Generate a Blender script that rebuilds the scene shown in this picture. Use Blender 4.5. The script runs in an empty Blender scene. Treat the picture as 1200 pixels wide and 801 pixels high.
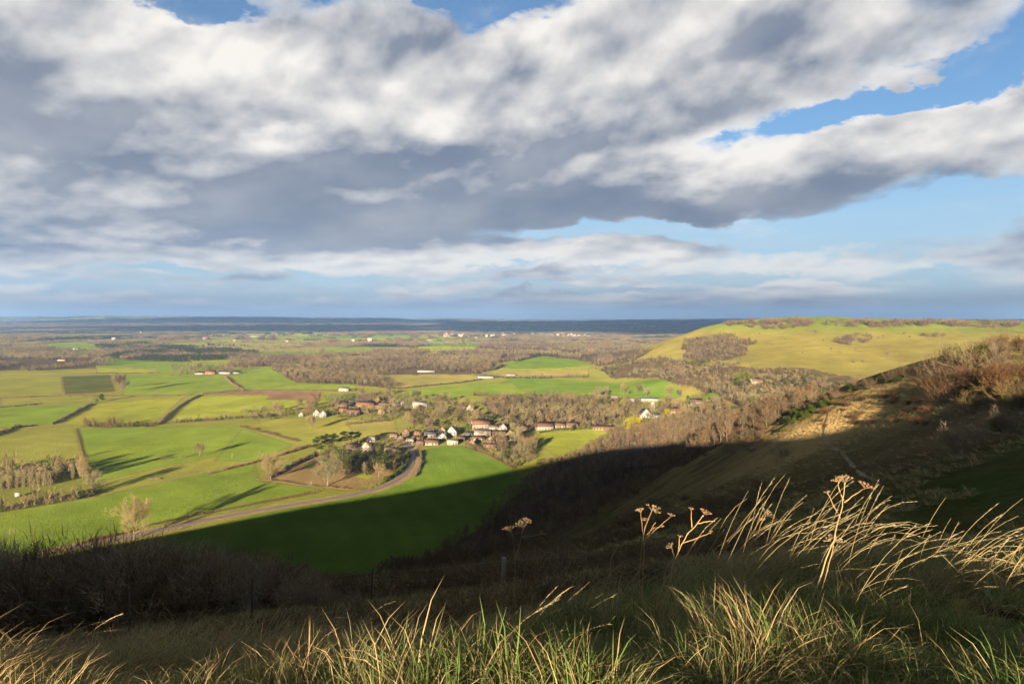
import bpy, bmesh, math, random
import numpy as np
from mathutils import Vector, Matrix, Euler

R = math.radians
rng = np.random.default_rng(7)
random.seed(7)
scene = bpy.context.scene
ROOT = scene.collection

# ------------------------------------------------------------------ camera
F = 800.0                    # focal length in pixels of the 1200 px wide photograph
CX, HY = 600.0, 373.0        # principal column, eye-level row
CAMZ = 120.0
cam_d = bpy.data.cameras.new('camera')
cam_d.sensor_width = 36.0
cam_d.lens = 24.0
cam_d.shift_y = -(400.5 - HY) / 1200.0
cam_d.clip_start = 0.05
cam_d.clip_end = 120000.0
cam = bpy.data.objects.new('camera', cam_d)
cam.location = (0, 0, CAMZ)
cam.rotation_euler = (R(90), 0, 0)
ROOT.objects.link(cam)
scene.camera = cam

# ------------------------------------------------------------------ light
SUN_AZ = math.atan2(0.2317, 0.9728)      # the light travels towards +Y, a little to +X
SUN_EL = R(9.9)
sd = bpy.data.lights.new('sun', 'SUN')
sd.energy = 5.0
sd.angle = R(0.5)
sd.color = (1.0, 0.80, 0.56)
sun = bpy.data.objects.new('sun', sd)
ldir = Vector((math.sin(SUN_AZ) * math.cos(SUN_EL), math.cos(SUN_AZ) * math.cos(SUN_EL), -math.sin(SUN_EL)))
sun.rotation_euler = ldir.to_track_quat('-Z', 'Y').to_euler()
sun.location = (-60, -200, 220)
ROOT.objects.link(sun)

scene.view_settings.view_transform = 'Standard'
scene.view_settings.look = 'None'
scene.view_settings.gamma = 1.0
scene.view_settings.exposure = 1.9
scene.view_settings.use_curve_mapping = False
cy = scene.cycles
cy.max_bounces = 4
cy.diffuse_bounces = 2
cy.glossy_bounces = 1
cy.transmission_bounces = 2
cy.transparent_max_bounces = 4
cy.volume_bounces = 0
cy.use_denoising = True
cy.use_adaptive_sampling = True
cy.adaptive_threshold = 0.015
cy.caustics_reflective = False
cy.caustics_refractive = False

# ------------------------------------------------------------------ noise
def _h(ix, iy, seed):
    n = (ix.astype(np.int64) * 374761393 + iy.astype(np.int64) * 668265263 + seed * 974634777) & 0xFFFFFFFF
    n = ((n ^ (n >> 13)) * 1274126177) & 0xFFFFFFFF
    n = (n ^ (n >> 16)) & 0xFFFFFFFF
    return n.astype(np.float64) / 4294967295.0

def vnoise(x, y, seed=0):
    x0 = np.floor(x); y0 = np.floor(y)
    fx = x - x0; fy = y - y0
    fx = fx * fx * fx * (fx * (fx * 6 - 15) + 10); fy = fy * fy * fy * (fy * (fy * 6 - 15) + 10)
    a = _h(x0, y0, seed); b = _h(x0 + 1, y0, seed); c = _h(x0, y0 + 1, seed); d = _h(x0 + 1, y0 + 1, seed)
    return (a + (b - a) * fx) * (1 - fy) + (c + (d - c) * fx) * fy

def fbm(x, y, seed=0, octv=4, gain=0.5):
    s = 0.0; a = 1.0; t = 0.0
    for i in range(octv):
        s = s + a * (vnoise(x * 2 ** i + 13.7 * i, y * 2 ** i - 7.3 * i, seed + i) - 0.5); t += a; a *= gain
    return s / t * 2.0          # about -1..1

def sstep(a, b, x):
    t = np.clip((x - a) / (b - a), 0, 1)
    return t * t * (3 - 2 * t)

# ------------------------------------------------------------------ the lie of the land
SA, CA = 0.2317, 0.9728
def uv2xy(u, v):
    return u * SA + v * CA, u * CA - v * SA

_cp = []
def cp(px, py, d):           # a surveyed point: column, row and distance ahead
    _cp.append(((px - CX) / F * d, d, CAMZ - (py - HY) / F * d))
def cw(x, y, z): _cp.append((x, y, z))

# where the photographer stands, and the lip of the slope
cw(0, 0, 118.35); cw(-3, 0.5, 118.15); cw(3, 0.5, 118.55); cw(-6, 1, 117.9); cw(6, 1, 118.6); cw(0, 3, 118.2)
cp(0, 840, 3.7); cp(600, 826, 3.4); cp(1200, 822, 3.3)
cp(0, 836, 6.0); cp(300, 790, 7.0); cp(600, 750, 8.0); cp(900, 688, 8.5); cp(1200, 672, 8.2)
cp(590, 697, 23); cp(300, 742, 20); cp(0, 772, 18); cp(900, 655, 24); cp(1200, 640, 22)
# the scarp below the lip
cp(0, 748, 40); cp(0, 712, 75); cp(60, 690, 140); cp(0, 668, 220); cp(200, 706, 90); cp(300, 700, 130)
cp(450, 700, 150); cp(250, 670, 240); cp(600, 682, 60); cp(600, 662, 120); cp(570, 662, 200); cp(520, 672, 265)
cp(700, 662, 60); cp(700, 642, 110); cp(690, 628, 180); cp(670, 622, 260)
# the flank and the crest of the spur on the right
cp(800, 640, 60); cp(800, 600, 120); cp(800, 562, 200); cp(800, 541, 245)
cp(900, 640, 50); cp(900, 580, 100); cp(900, 522, 160); cp(900, 492, 205)
cp(1000, 630, 45); cp(1000, 560, 90); cp(1000, 502, 130); cp(1000, 452, 172)
cp(1100, 620, 40); cp(1100, 540, 75); cp(1100, 482, 100); cp(1100, 436, 128)
cp(1200, 620, 35); cp(1200, 522, 65); cp(1200, 458, 90); cp(1200, 417, 115)
cp(720, 587, 312); cp(655, 622, 332); cp(860, 502, 225); cp(960, 466, 188); cp(1050, 441, 150)
# behind the crest of the spur
cp(800, 582, 330); cp(800, 545, 450); cp(800, 506, 600); cp(900, 512, 350); cp(900, 500, 480); cp(1000, 468, 300)
cp(1000, 488, 480); cp(1100, 440, 250); cp(1100, 475, 450); cp(1200, 413, 250); cp(1200, 455, 520); cp(1300, 400, 300)
cp(650, 568, 430); cp(700, 556, 400); cp(650, 602, 380); cp(720, 520, 600); cp(760, 510, 610); cp(860, 480, 680)
cp(950, 460, 800); cp(1050, 450, 760); cp(1150, 440, 800)
# out of frame on the right
cw(45, 20, 117); cw(90, 40, 117.5); cw(140, 80, 120); cw(200, 130, 124); cw(30, 4, 118.3); cw(14, 2, 118.4); cw(18, 12, 116.2)
# the ridge behind the camera (it casts the great shadow)
for v, z in ((-500, 10), (-400, 24), (-271, 53.0), (-200, 71.5), (-127, 96.8), (-64, 116.0), (-30, 121.2), (-12, 123.3), (0, 124.6), (6, 125.1),
             (12, 127.0), (22, 128.4), (30, 129.0), (38, 133.4), (60, 137), (90, 137), (140, 134), (220, 131), (350, 130)):
    x, y = uv2xy(-40, v); cw(x, y, z)
    x, y = uv2xy(-110, v); cw(x, y, z - 3)
    x, y = uv2xy(-260, v * 1.1); cw(x, y, z - 25)
x, y = uv2xy(-15, 0); cw(x, y, 120.2)
x, y = uv2xy(-15, -12); cw(x, y, 119.0)
x, y = uv2xy(-15, 14); cw(x, y, 120.9)
# the far hill
for a in ((742, 412, 1950), (790, 395, 1750), (830, 383, 1650), (850, 379, 1600), (900, 374, 1600), (960, 372, 1650),
          (1020, 374, 1600), (1100, 375, 1600), (1200, 377, 1700), (900, 432, 1000), (1000, 438, 920), (880, 447, 880),
          (800, 446, 1080), (750, 447, 1230), (700, 438, 1430), (1050, 432, 950), (1150, 402, 1150), (1190, 388, 1350),
          (950, 402, 1250), (1000, 400, 1270), (830, 421, 1270), (900, 401, 1300), (720, 424, 1750), (1000, 380, 1480),
          (1100, 383, 1400), (850, 400, 1430), (780, 418, 1450)):
    cp(*a)
cw(1800, 1900, 122); cw(2600, 2400, 110); cw(1500, 2600, 70); cw(800, 2500, 25); cw(420, 2350, 5); cw(3500, 3200, 80)
cw(900, 500, 115); cw(1300, 900, 120); cw(600, 250, 125)
# the plain (kept a little under the sheet of the plain itself)
for x, y in ((-100, 335), (-75, 425), (-35, 515), (38, 645), (80, 770), (150, 910), (230, 1010), (140, 1200), (90, 1500), (-200, 600),
             (-300, 410), (-500, 520), (0, 900), (-300, 1000), (0, 2000), (250, 2600), (-800, 1500), (-900, 3000), (1200, 3800),
             (2600, 4800), (-330, 330), (-600, 250), (-900, 600), (4500, 5200), (-2500, 2500), (0, 5000), (4000, 8000), (-4000, 6000)):
    cw(x, y, -9)
_cp = np.array(_cp)

def _tps_fit(P):
    n = len(P)
    d = np.hypot(P[:, None, 0] - P[None, :, 0], P[:, None, 1] - P[None, :, 1]) / 100.0
    K = np.where(d > 0, d * d * np.log(np.maximum(d, 1e-9)), 0) * 0.15 + np.where(d > 0, d, 0) * -1.0
    A = np.zeros((n + 3, n + 3)); A[:n, :n] = K
    Q = np.c_[np.ones(n), P[:, 0] / 100.0, P[:, 1] / 100.0]
    A[:n, n:] = Q; A[n:, :n] = Q.T
    b = np.r_[P[:, 2], 0, 0, 0]
    return np.linalg.solve(A, b)
def _tps_fit_lin(P):
    # biharmonic-like kernel -r keeps the surface taut (no overshoot), light smoothing keeps the crests round
    n = len(P)
    d = np.hypot(P[:, None, 0] - P[None, :, 0], P[:, None, 1] - P[None, :, 1])
    c = 0.9 + 0.05 * np.hypot(P[:, 0], P[:, 1])
    K = -np.sqrt(d * d + (c * c)[None, :])
    A = np.zeros((n + 1, n + 1)); A[:n, :n] = K; A[:n, n] = 1; A[n, :n] = 1
    return np.linalg.solve(A, np.r_[P[:, 2], 0]), c
_W, _C = _tps_fit_lin(_cp)
def hill_raw(X, Y):
    out = np.full(X.shape, _W[-1])
    for i in range(len(_cp)):
        out += _W[i] * -np.sqrt((X - _cp[i, 0]) ** 2 + (Y - _cp[i, 1]) ** 2 + _C[i] ** 2)
    return out

def plain(X, Y):
    r = np.hypot(X, Y)
    z = 1.6 * fbm(X / 420, Y / 420, 3, 3) * sstep(300, 900, r)
    z = z + 9 * fbm(X / 1900, Y / 1400, 11, 3) * sstep(1500, 5000, r)
    far = sstep(6500, 17000, Y)
    z = z + far * (50 + 95 * fbm(X / 3600, Y / 2600, 5, 4) + 62 * sstep(2500, -9000, X) * sstep(12000, 19000, Y))
    return z

def H(X, Y):
    X = np.asarray(X, float); Y = np.asarray(Y, float)
    shp = X.shape
    X = X.ravel(); Y = Y.ravel()
    r = np.hypot(X, Y)
    p = plain(X, Y)
    h = np.full(X.shape, -60.0)
    m = r < 7000
    h[m] = hill_raw(X[m], Y[m])
    h = h - sstep(4200, 6800, r) * 200
    # small relief on the hills
    w = sstep(4, 30, h - p)
    h = h + w * (0.9 * fbm(X / 38, Y / 38, 21, 4) * sstep(25, 120, r) + 0.22 * fbm(X / 5.5, Y / 5.5, 22, 3) * sstep(5, 25, r) * (r < 400)
                 + 5.0 * fbm(X / 160, Y / 160, 23, 3) * sstep(500, 1100, r))
    h = h + 0.15 * fbm(X / 1.25, Y / 1.25, 24, 3) * (r < 60) * sstep(1.0, 3.0, r)
    # unseen uneven bank added behind the camera to dapple shade on near grass
    u_ = X * SA + Y * CA; v_ = X * CA - Y * SA
    bank = np.interp(v_, [-8, -6, -5, -4, -3, -2.2, -1.6, -1.0, -0.5, 0, 2, 5, 8, 12], [0, 0.0, 0.06, 0.12, 0.72, 0.85, 0.36, 0.25, 0.70, 0.85, 0.80, 0.50, 0.1, 0])
    h = h + np.exp(-((u_ + 7) / 2.6) ** 2) * (bank + 0.42 * fbm(v_ / 0.9, u_ / 3, 88, 3) * (np.abs(v_) < 12))
    k = 4.0
    e = np.clip(0.5 + 0.5 * (h - p) / k, 0, 1)
    z = p * (1 - e) + h * e + k * e * (1 - e) * 0.5
    return z.reshape(shp)

def Hs(x, y): return float(H(np.array([x]), np.array([y]))[0])

_ts = np.concatenate([np.geomspace(2.5, 60, 60), np.geomspace(62, 6000, 420), np.geomspace(6100, 30000, 60)])
def at(px, py, zoff=0.0, start=2.5):
    """first ground point seen at that place of the photograph (start = metres ahead where the search begins)"""
    dx = (px - CX) / F; dz = -(py - HY) / F
    t = _ts[_ts >= start]
    g = CAMZ + dz * t - zoff - H(dx * t, t)
    below = np.nonzero(g < 0)[0]
    if len(below) == 0: t1 = t[-1]
    else:
        i = below[0]
        if i == 0: t1 = t[0]
        else:
            a, b = t[i - 1], t[i]
            for _ in range(3):
                c = np.linspace(a, b, 24)
                j = max(1, int(np.argmax((CAMZ + dz * c - zoff - H(dx * c, c) < 0) | (np.arange(24) == 23))))
                a, b = c[j - 1], c[j]
            t1 = b
    return dx * t1, t1
def at_d(px, d): return (px - CX) / F * d, d
def plan(poly, start=60.0): return np.array([at(px, py, 0, start) for px, py in poly])

def in_poly(X, Y, P):
    c = np.zeros(X.shape, bool)
    j = len(P) - 1
    for i in range(len(P)):
        xi, yi = P[i]; xj, yj = P[j]
        if yi != yj:
            c ^= ((yi > Y) != (yj > Y)) & (X < (xj - xi) * (Y - yi) / (yj - yi) + xi)
        j = i
    return c
def dist_line(X, Y, P):
    d = np.full(X.shape, 1e9)
    for (x0, y0), (x1, y1) in zip(P[:-1], P[1:]):
        L = (x1 - x0) ** 2 + (y1 - y0) ** 2 + 1e-9
        t = np.clip(((X - x0) * (x1 - x0) + (Y - y0) * (y1 - y0)) / L, 0, 1)
        d = np.minimum(d, np.hypot(X - x0 - t * (x1 - x0), Y - y0 - t * (y1 - y0)))
    return d
# ------------------------------------------------------------------ node helpers
def new_mat(name):
    m = bpy.data.materials.new(name); m.use_nodes = True
    nt = m.node_tree; nt.nodes.clear()
    return m, nt
class N:
    """tiny wrapper: arithmetic on node sockets"""
    def __init__(s, nt): s.nt = nt
    def node(s, t, **k):
        n = s.nt.nodes.new(t)
        for a, b in k.items(): setattr(n, a, b)
        return n
    def put(s, sock, v):
        if isinstance(v, bpy.types.NodeSocket): s.nt.links.new(v, sock)
        elif v is not None: sock.default_value = v
    def m(s, op, a, b=None, c=None, clamp=False):
        n = s.node('ShaderNodeMath', operation=op, use_clamp=clamp)
        s.put(n.inputs[0], a); s.put(n.inputs[1], b); s.put(n.inputs[2], c)
        return n.outputs[0]
    def vm(s, op, a, b=None, scale=None):
        n = s.node('ShaderNodeVectorMath', operation=op)
        s.put(n.inputs[0], a); s.put(n.inputs[1], b)
        if scale is not None: s.put(n.inputs['Scale'], scale)
        return n.outputs['Value'] if op in ('LENGTH', 'DOT_PRODUCT') else n.outputs[0]
    def xyz(s, x, y, z):
        n = s.node('ShaderNodeCombineXYZ'); s.put(n.inputs[0], x); s.put(n.inputs[1], y); s.put(n.inputs[2], z); return n.outputs[0]
    def noise(s, vec, scale=1.0, detail=4.0, rough=0.5, lac=2.0, dist=0.0, color=False, dims='3D'):
        n = s.node('ShaderNodeTexNoise', noise_dimensions=dims)
        s.put(n.inputs['Vector'], vec); s.put(n.inputs['Scale'], scale); s.put(n.inputs['Detail'], detail)
        s.put(n.inputs['Roughness'], rough); s.put(n.inputs['Lacunarity'], lac); s.put(n.inputs['Distortion'], dist)
        return n.outputs['Color' if color else 'Fac']
    def rng(s, v, a, b, c=0.0, d=1.0, smooth=False):
        n = s.node('ShaderNodeMapRange', interpolation_type='SMOOTHSTEP' if smooth else 'LINEAR')
        s.put(n.inputs[0], v); s.put(n.inputs[1], a); s.put(n.inputs[2], b); s.put(n.inputs[3], c); s.put(n.inputs[4], d)
        return n.outputs[0]
    def mix(s, f, a, b, mode='MIX'):
        n = s.node('ShaderNodeMix', data_type='RGBA', blend_type=mode)
        s.put(n.inputs[0], f)
        for i, v in ((6, a), (7, b)):
            if isinstance(v, (tuple, list)) and len(v) == 3: v = (*v, 1)
            s.put(n.inputs[i], v)
        return n.outputs[2]

# ------------------------------------------------------------------ sky: Nishita blue behind layered clouds
def build_world():
    w = bpy.data.worlds.new('World'); scene.world = w; w.use_nodes = True
    nt = w.node_tree; nt.nodes.clear(); n = N(nt)
    out = n.node('ShaderNodeOutputWorld'); bg = n.node('ShaderNodeBackground')
    nt.links.new(bg.outputs[0], out.inputs[0]); bg.inputs['Strength'].default_value = 0.112
    sky = n.node('ShaderNodeTexSky', sky_type='NISHITA')
    sky.sun_disc = False; sky.sun_elevation = SUN_EL; sky.sun_rotation = SUN_AZ + math.pi
    sky.altitude = 200; sky.air_density = 1.0; sky.dust_density = 0.6; sky.ozone_density = 1.6
    tc = n.node('ShaderNodeTexCoord')
    D = n.vm('NORMALIZE', tc.outputs['Generated'])
    sp = n.node('ShaderNodeSeparateXYZ'); nt.links.new(D, sp.inputs[0]); x, y, z = sp.outputs
    zc = n.m('ADD', n.m('MAXIMUM', z, 0.0), 0.05)
    inv = n.m('DIVIDE', 1.0, zc)
    Px = n.m('MULTIPLY', x, inv); Py = n.m('MULTIPLY', y, inv)
    # where the weather is thick and where it breaks: a map over the northern half of the sky
    iy = n.m('DIVIDE', 1.0, n.m('MAXIMUM', y, 0.08))
    wv = n.noise(n.vm('MULTIPLY', D, (4.0, 4.0, 9.0)), 1.0, 7.0, 0.62, color=True)
    ws = n.node('ShaderNodeSeparateXYZ'); nt.links.new(wv, ws.inputs[0])
    S = n.m('ADD', n.m('MULTIPLY', x, iy), n.m('MULTIPLY', n.m('SUBTRACT', ws.outputs[0], 0.5), 0.42))
    T = n.m('ADD', n.m('MULTIPLY', z, iy), n.m('MULTIPLY', n.m('SUBTRACT', ws.outputs[1], 0.5), 0.15))
    def blob(px, py, wx, wy, amp, slope=0.0):
        s0 = (px - CX) / F; t0 = -(py - HY) / F
        ds = n.m('SUBTRACT', S, s0)
        dt = n.m('SUBTRACT', T, t0)
        if slope: dt = n.m('SUBTRACT', dt, n.m('MULTIPLY', ds, slope))
        a = n.m('MULTIPLY', ds, F / wx); b = n.m('MULTIPLY', dt, F / wy)
        e = n.m('EXPONENT', n.m('MULTIPLY', n.m('ADD', n.m('MULTIPLY', a, a), n.m('MULTIPLY', b, b)), -1.0))
        return n.m('MULTIPLY', e, amp)
    def total(lst):
        acc = None
        for b in lst:
            v = blob(*b); acc = v if acc is None else n.m('ADD', acc, v)
        return acc
    COV = total(SKY_COVER)
    SHADE = total(SKY_SHADE)
    front = n.rng(y, 0.08, 0.3, 0.0, 1.0, True)
    COV = n.m('MULTIPLY', COV, front); SHADE = n.m('MULTIPLY', SHADE, front)
    az = n.m('ARCTAN2', x, y)
    hl = n.m('DIVIDE', n.m('MAXIMUM', z, 0.0), n.m('MAXIMUM', n.m('SQRT', n.m('ADD', n.m('MULTIPLY', x, x), n.m('MULTIPLY', y, y))), 0.05))
    U = n.m('MULTIPLY', n.m('SUBTRACT', az, n.m('MULTIPLY', hl, 0.25)), 3.4)
    Vv = n.m('MULTIPLY', n.m('LOGARITHM', n.m('ADD', hl, 0.06), 2.718), 1.55)
    K = 5
    low_ = n.rng(z, 0.03, 0.15, 0.9, 0.0, True)
    pale = n.rng(z, 0.03, 0.26, 0.75, 0.0, True)
    mott = n.noise(n.xyz(n.m('MULTIPLY', U, 1.9), n.m('MULTIPLY', Vv, 1.9), 9.1), 1.0, 5.0, 0.5)
    T_ = None; acc = None
    P0 = n.xyz(U, Vv, 3.7)
    e1 = n.noise(P0, 1.15, 3.0, 0.48); e2 = n.noise(n.vm('ADD', P0, (-0.05, 0.20, 0.03)), 1.15, 3.0, 0.48)
    f1 = n.noise(P0, 3.4, 5.0, 0.5); f2 = n.noise(n.vm('ADD', P0, (-0.02, 0.07, 0.01)), 3.4, 4.0, 0.5)
    emb = n.m('ADD', n.m('MULTIPLY', n.m('SUBTRACT', e1, e2), 3.3), n.m('MULTIPLY', n.m('SUBTRACT', f1, f2), 1.3))
    for k in range(K):
        P = n.xyz(U, n.m('SUBTRACT', Vv, 0.03 * k), 0.10 * k + 3.7)
        d = n.noise(P, 1.3, 10.0, 0.53)
        lo = n.noise(n.vm('ADD', P, (-0.03, 0.13, 0.05)), 1.3, 4.0, 0.5)
        prof = 0.48 + 0.02 * k                       # fewer clouds reach the upper levels
        den = n.m('SUBTRACT', n.m('ADD', d, COV), prof)
        den2 = n.m('SUBTRACT', n.m('ADD', lo, n.m('MULTIPLY', COV, 0.8)), prof + 0.01)
        alpha = n.m('SUBTRACT', 1.0, n.m('EXPONENT', n.m('MULTIPLY', n.m('MAXIMUM', den, 0.0), -11.0 / (1 + 0.06 * k))))
        tau = n.m('MULTIPLY', n.m('MAXIMUM', den2, 0.0), 8.0)
        hb = k / (K - 1.0)
        lit = n.m('MULTIPLY', n.m('EXPONENT', n.m('MULTIPLY', tau, -1.0)), 0.42 + 0.25 * hb)
        lit = n.m('ADD', lit, emb)
        lit = n.m('ADD', lit, n.m('MULTIPLY', n.m('SUBTRACT', d, lo), 0.5))
        lit = n.m('ADD', lit, n.m('MULTIPLY', n.m('SUBTRACT', mott, 0.38), 0.42))
        lit = n.m('ADD', lit, SHADE)
        lit = n.m('MAXIMUM', n.m('ADD', lit, 0.06 + 0.12 * hb), n.m('MULTIPLY', n.m('POWER', mott, 2.0), 0.62))
        lit = n.m('MINIMUM', lit, 1.0)
        col = n.mix(low_, n.mix(lit, CLOUD_DARK, CLOUD_LIT), n.mix(lit, (0.66, 0.86, 1.20), (2.30, 2.26, 2.16)))
        if acc is None:
            acc = n.vm('SCALE', col, scale=alpha); T_ = n.m('SUBTRACT', 1.0, alpha)
        else:
            acc = n.vm('ADD', acc, n.vm('SCALE', col, scale=n.m('MULTIPLY', alpha, T_)))
            T_ = n.m('MULTIPLY', T_, n.m('SUBTRACT', 1.0, alpha))
    skyc = n.vm('MULTIPLY', sky.outputs[0], SKY_TINT)
    skyc = n.vm('ADD', skyc, SKY_ADD)
    skyc = n.mix(pale, skyc, (1.25, 1.62, 2.02))
    # thin sheets and ripples of high cloud, thickest low down
    st1 = n.noise(n.xyz(n.m('MULTIPLY', az, 2.6), n.m('MULTIPLY', hl, 34.0), 1.7), 1.0, 6.0, 0.6)
    st2 = n.noise(n.xyz(n.m('MULTIPLY', U, 1.6), n.m('MULTIPLY', Vv, 1.9), 5.1), 1.0, 7.0, 0.62)
    veil = n.m('MULTIPLY', n.rng(st1, 0.42, 0.66, 0.0, 0.85, True), n.rng(z, 0.0, 0.20, 1.0, 0.0, True))
    veil = n.m('MAXIMUM', veil, n.rng(st2, 0.50, 0.78, 0.0, 0.55, True))
    shd = n.rng(st2, 0.35, 0.65)
    skyc = n.mix(veil, skyc, n.mix(shd, (0.95, 1.15, 1.45), (2.20, 2.16, 2.05)))
    tot = n.vm('ADD', acc, n.vm('SCALE', skyc, scale=T_))
    # the lowest degrees: distance swallows the pattern
    hz = n.rng(z, 0.0, 0.045, 0.6, 0.0, True)
    tot = n.mix(hz, tot, HORIZON)
    nt.links.new(tot, bg.inputs['Color'])
    try:
        w.cycles.sampling_method = 'MANUAL'; w.cycles.sample_map_resolution = 256
    except Exception: pass

# column, row, half width, half height (all as seen in the photograph), amount, slope
SKY_COVER = [
    (300, 150, 480, 110, 0.24, 0.0), (660, 190, 330, 72, 0.24, 0.05), (150, 240, 420, 46, 0.18, 0.0),
    (860, 60, 280, 60, 0.20, 0.2), (1060, 172, 190, 36, 0.20, 0.12), (480, 40, 300, 60, 0.16, 0.0),
    (1190, 110, 80, 40, 0.16, 0.2), (100, 60, 200, 90, 0.12, 0.0),
    (560, 4, 75, 26, -0.30, 0.0), (1060, 108, 170, 20, -0.36, 0.28), (0, 60, 50, 50, -0.06, 0.0), (352, 142, 24, 16, -0.26, 0.0),
    (860, 266, 420, 14, -0.27, 0.0), (1200, 228, 120, 26, -0.34, 0.0), (612, 170, 22, 34, -0.14, 0.0), (235, 6, 60, 20, -0.34, 0),
    (600, 332, 900, 7, 0.06, 0.0), (250, 306, 420, 9, 0.08, 0.0), (900, 302, 330, 8, 0.05, 0.0), (600, 319, 900, 5, -0.08, 0.0), (600, 357, 900, 8, 0.12, 0.0), (650, 343, 800, 6, -0.06, 0.0),
]
SKY_SHADE = [
    (330, 85, 330, 60, 0.34, 0.0), (120, 60, 200, 60, 0.24, 0.0), (860, 190, 90, 40, 0.36, 0.2), (1000, 180, 160, 40, 0.34, 0.1),
    (330, 205, 420, 40, -0.26, 0.0), (640, 238, 300, 30, -0.32, 0.0), (200, 262, 420, 22, -0.26, 0.0), (500, 175, 240, 30, -0.14, 0.0), (60, 190, 190, 30, 0.34, 0.0),
    (720, 120, 110, 50, 0.26, 0.2), (950, 30, 300, 50, 0.28, 0.2), (620, 100, 60, 80, -0.04, 0.4), (600, 306, 900, 24, 0.62, 0.0),
    (480, 150, 60, 40, 0.28, 0.0), (430, 218, 60, 13, 0.24, 0.1), (560, 224, 50, 15, 0.28, 0.2), (375, 165, 40, 16, 0.30, 0.0), (240, 150, 80, 18, 0.18, 0.0), (770, 205, 60, 14, 0.20, 0.1), (560, 40, 300, 40, 0.20, 0.0), (600, 350, 900, 10, -0.10, 0.0),
]
CLOUD_DARK = (0.29, 0.40, 0.64, 1); CLOUD_LIT = (2.35, 2.24, 2.08, 1)
SKY_TINT = (0.19, 0.275, 0.365); SKY_ADD = (0.08, 0.07, 0.05)
HORIZON = (1.05, 1.20, 1.40)
build_world()
# ------------------------------------------------------------------ land cover
def srgb(*c): return np.array([((v / 255) / 12.92 if v <= 10 else ((v / 255 + 0.055) / 1.055) ** 2.4) for v in c])
GREEN = (0.116, 0.166, 0.022); LUSH = (0.084, 0.136, 0.018); YELL = (0.168, 0.192, 0.026); MEAD = (0.158, 0.166, 0.035)
PALE = (0.170, 0.158, 0.048); DARKF = (0.066, 0.072, 0.020); TAN = (0.170, 0.120, 0.055); PLOUGH = (0.150, 0.098, 0.058)
WOODF = (0.070, 0.052, 0.030); DOWN = (0.150, 0.132, 0.034); DOWNG = (0.105, 0.132, 0.024); ROUGH = (0.135, 0.105, 0.048)
SCRUB = (0.060, 0.044, 0.027); CHALK = (0.62, 0.60, 0.54); TURF = (0.062, 0.064, 0.024)

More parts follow.
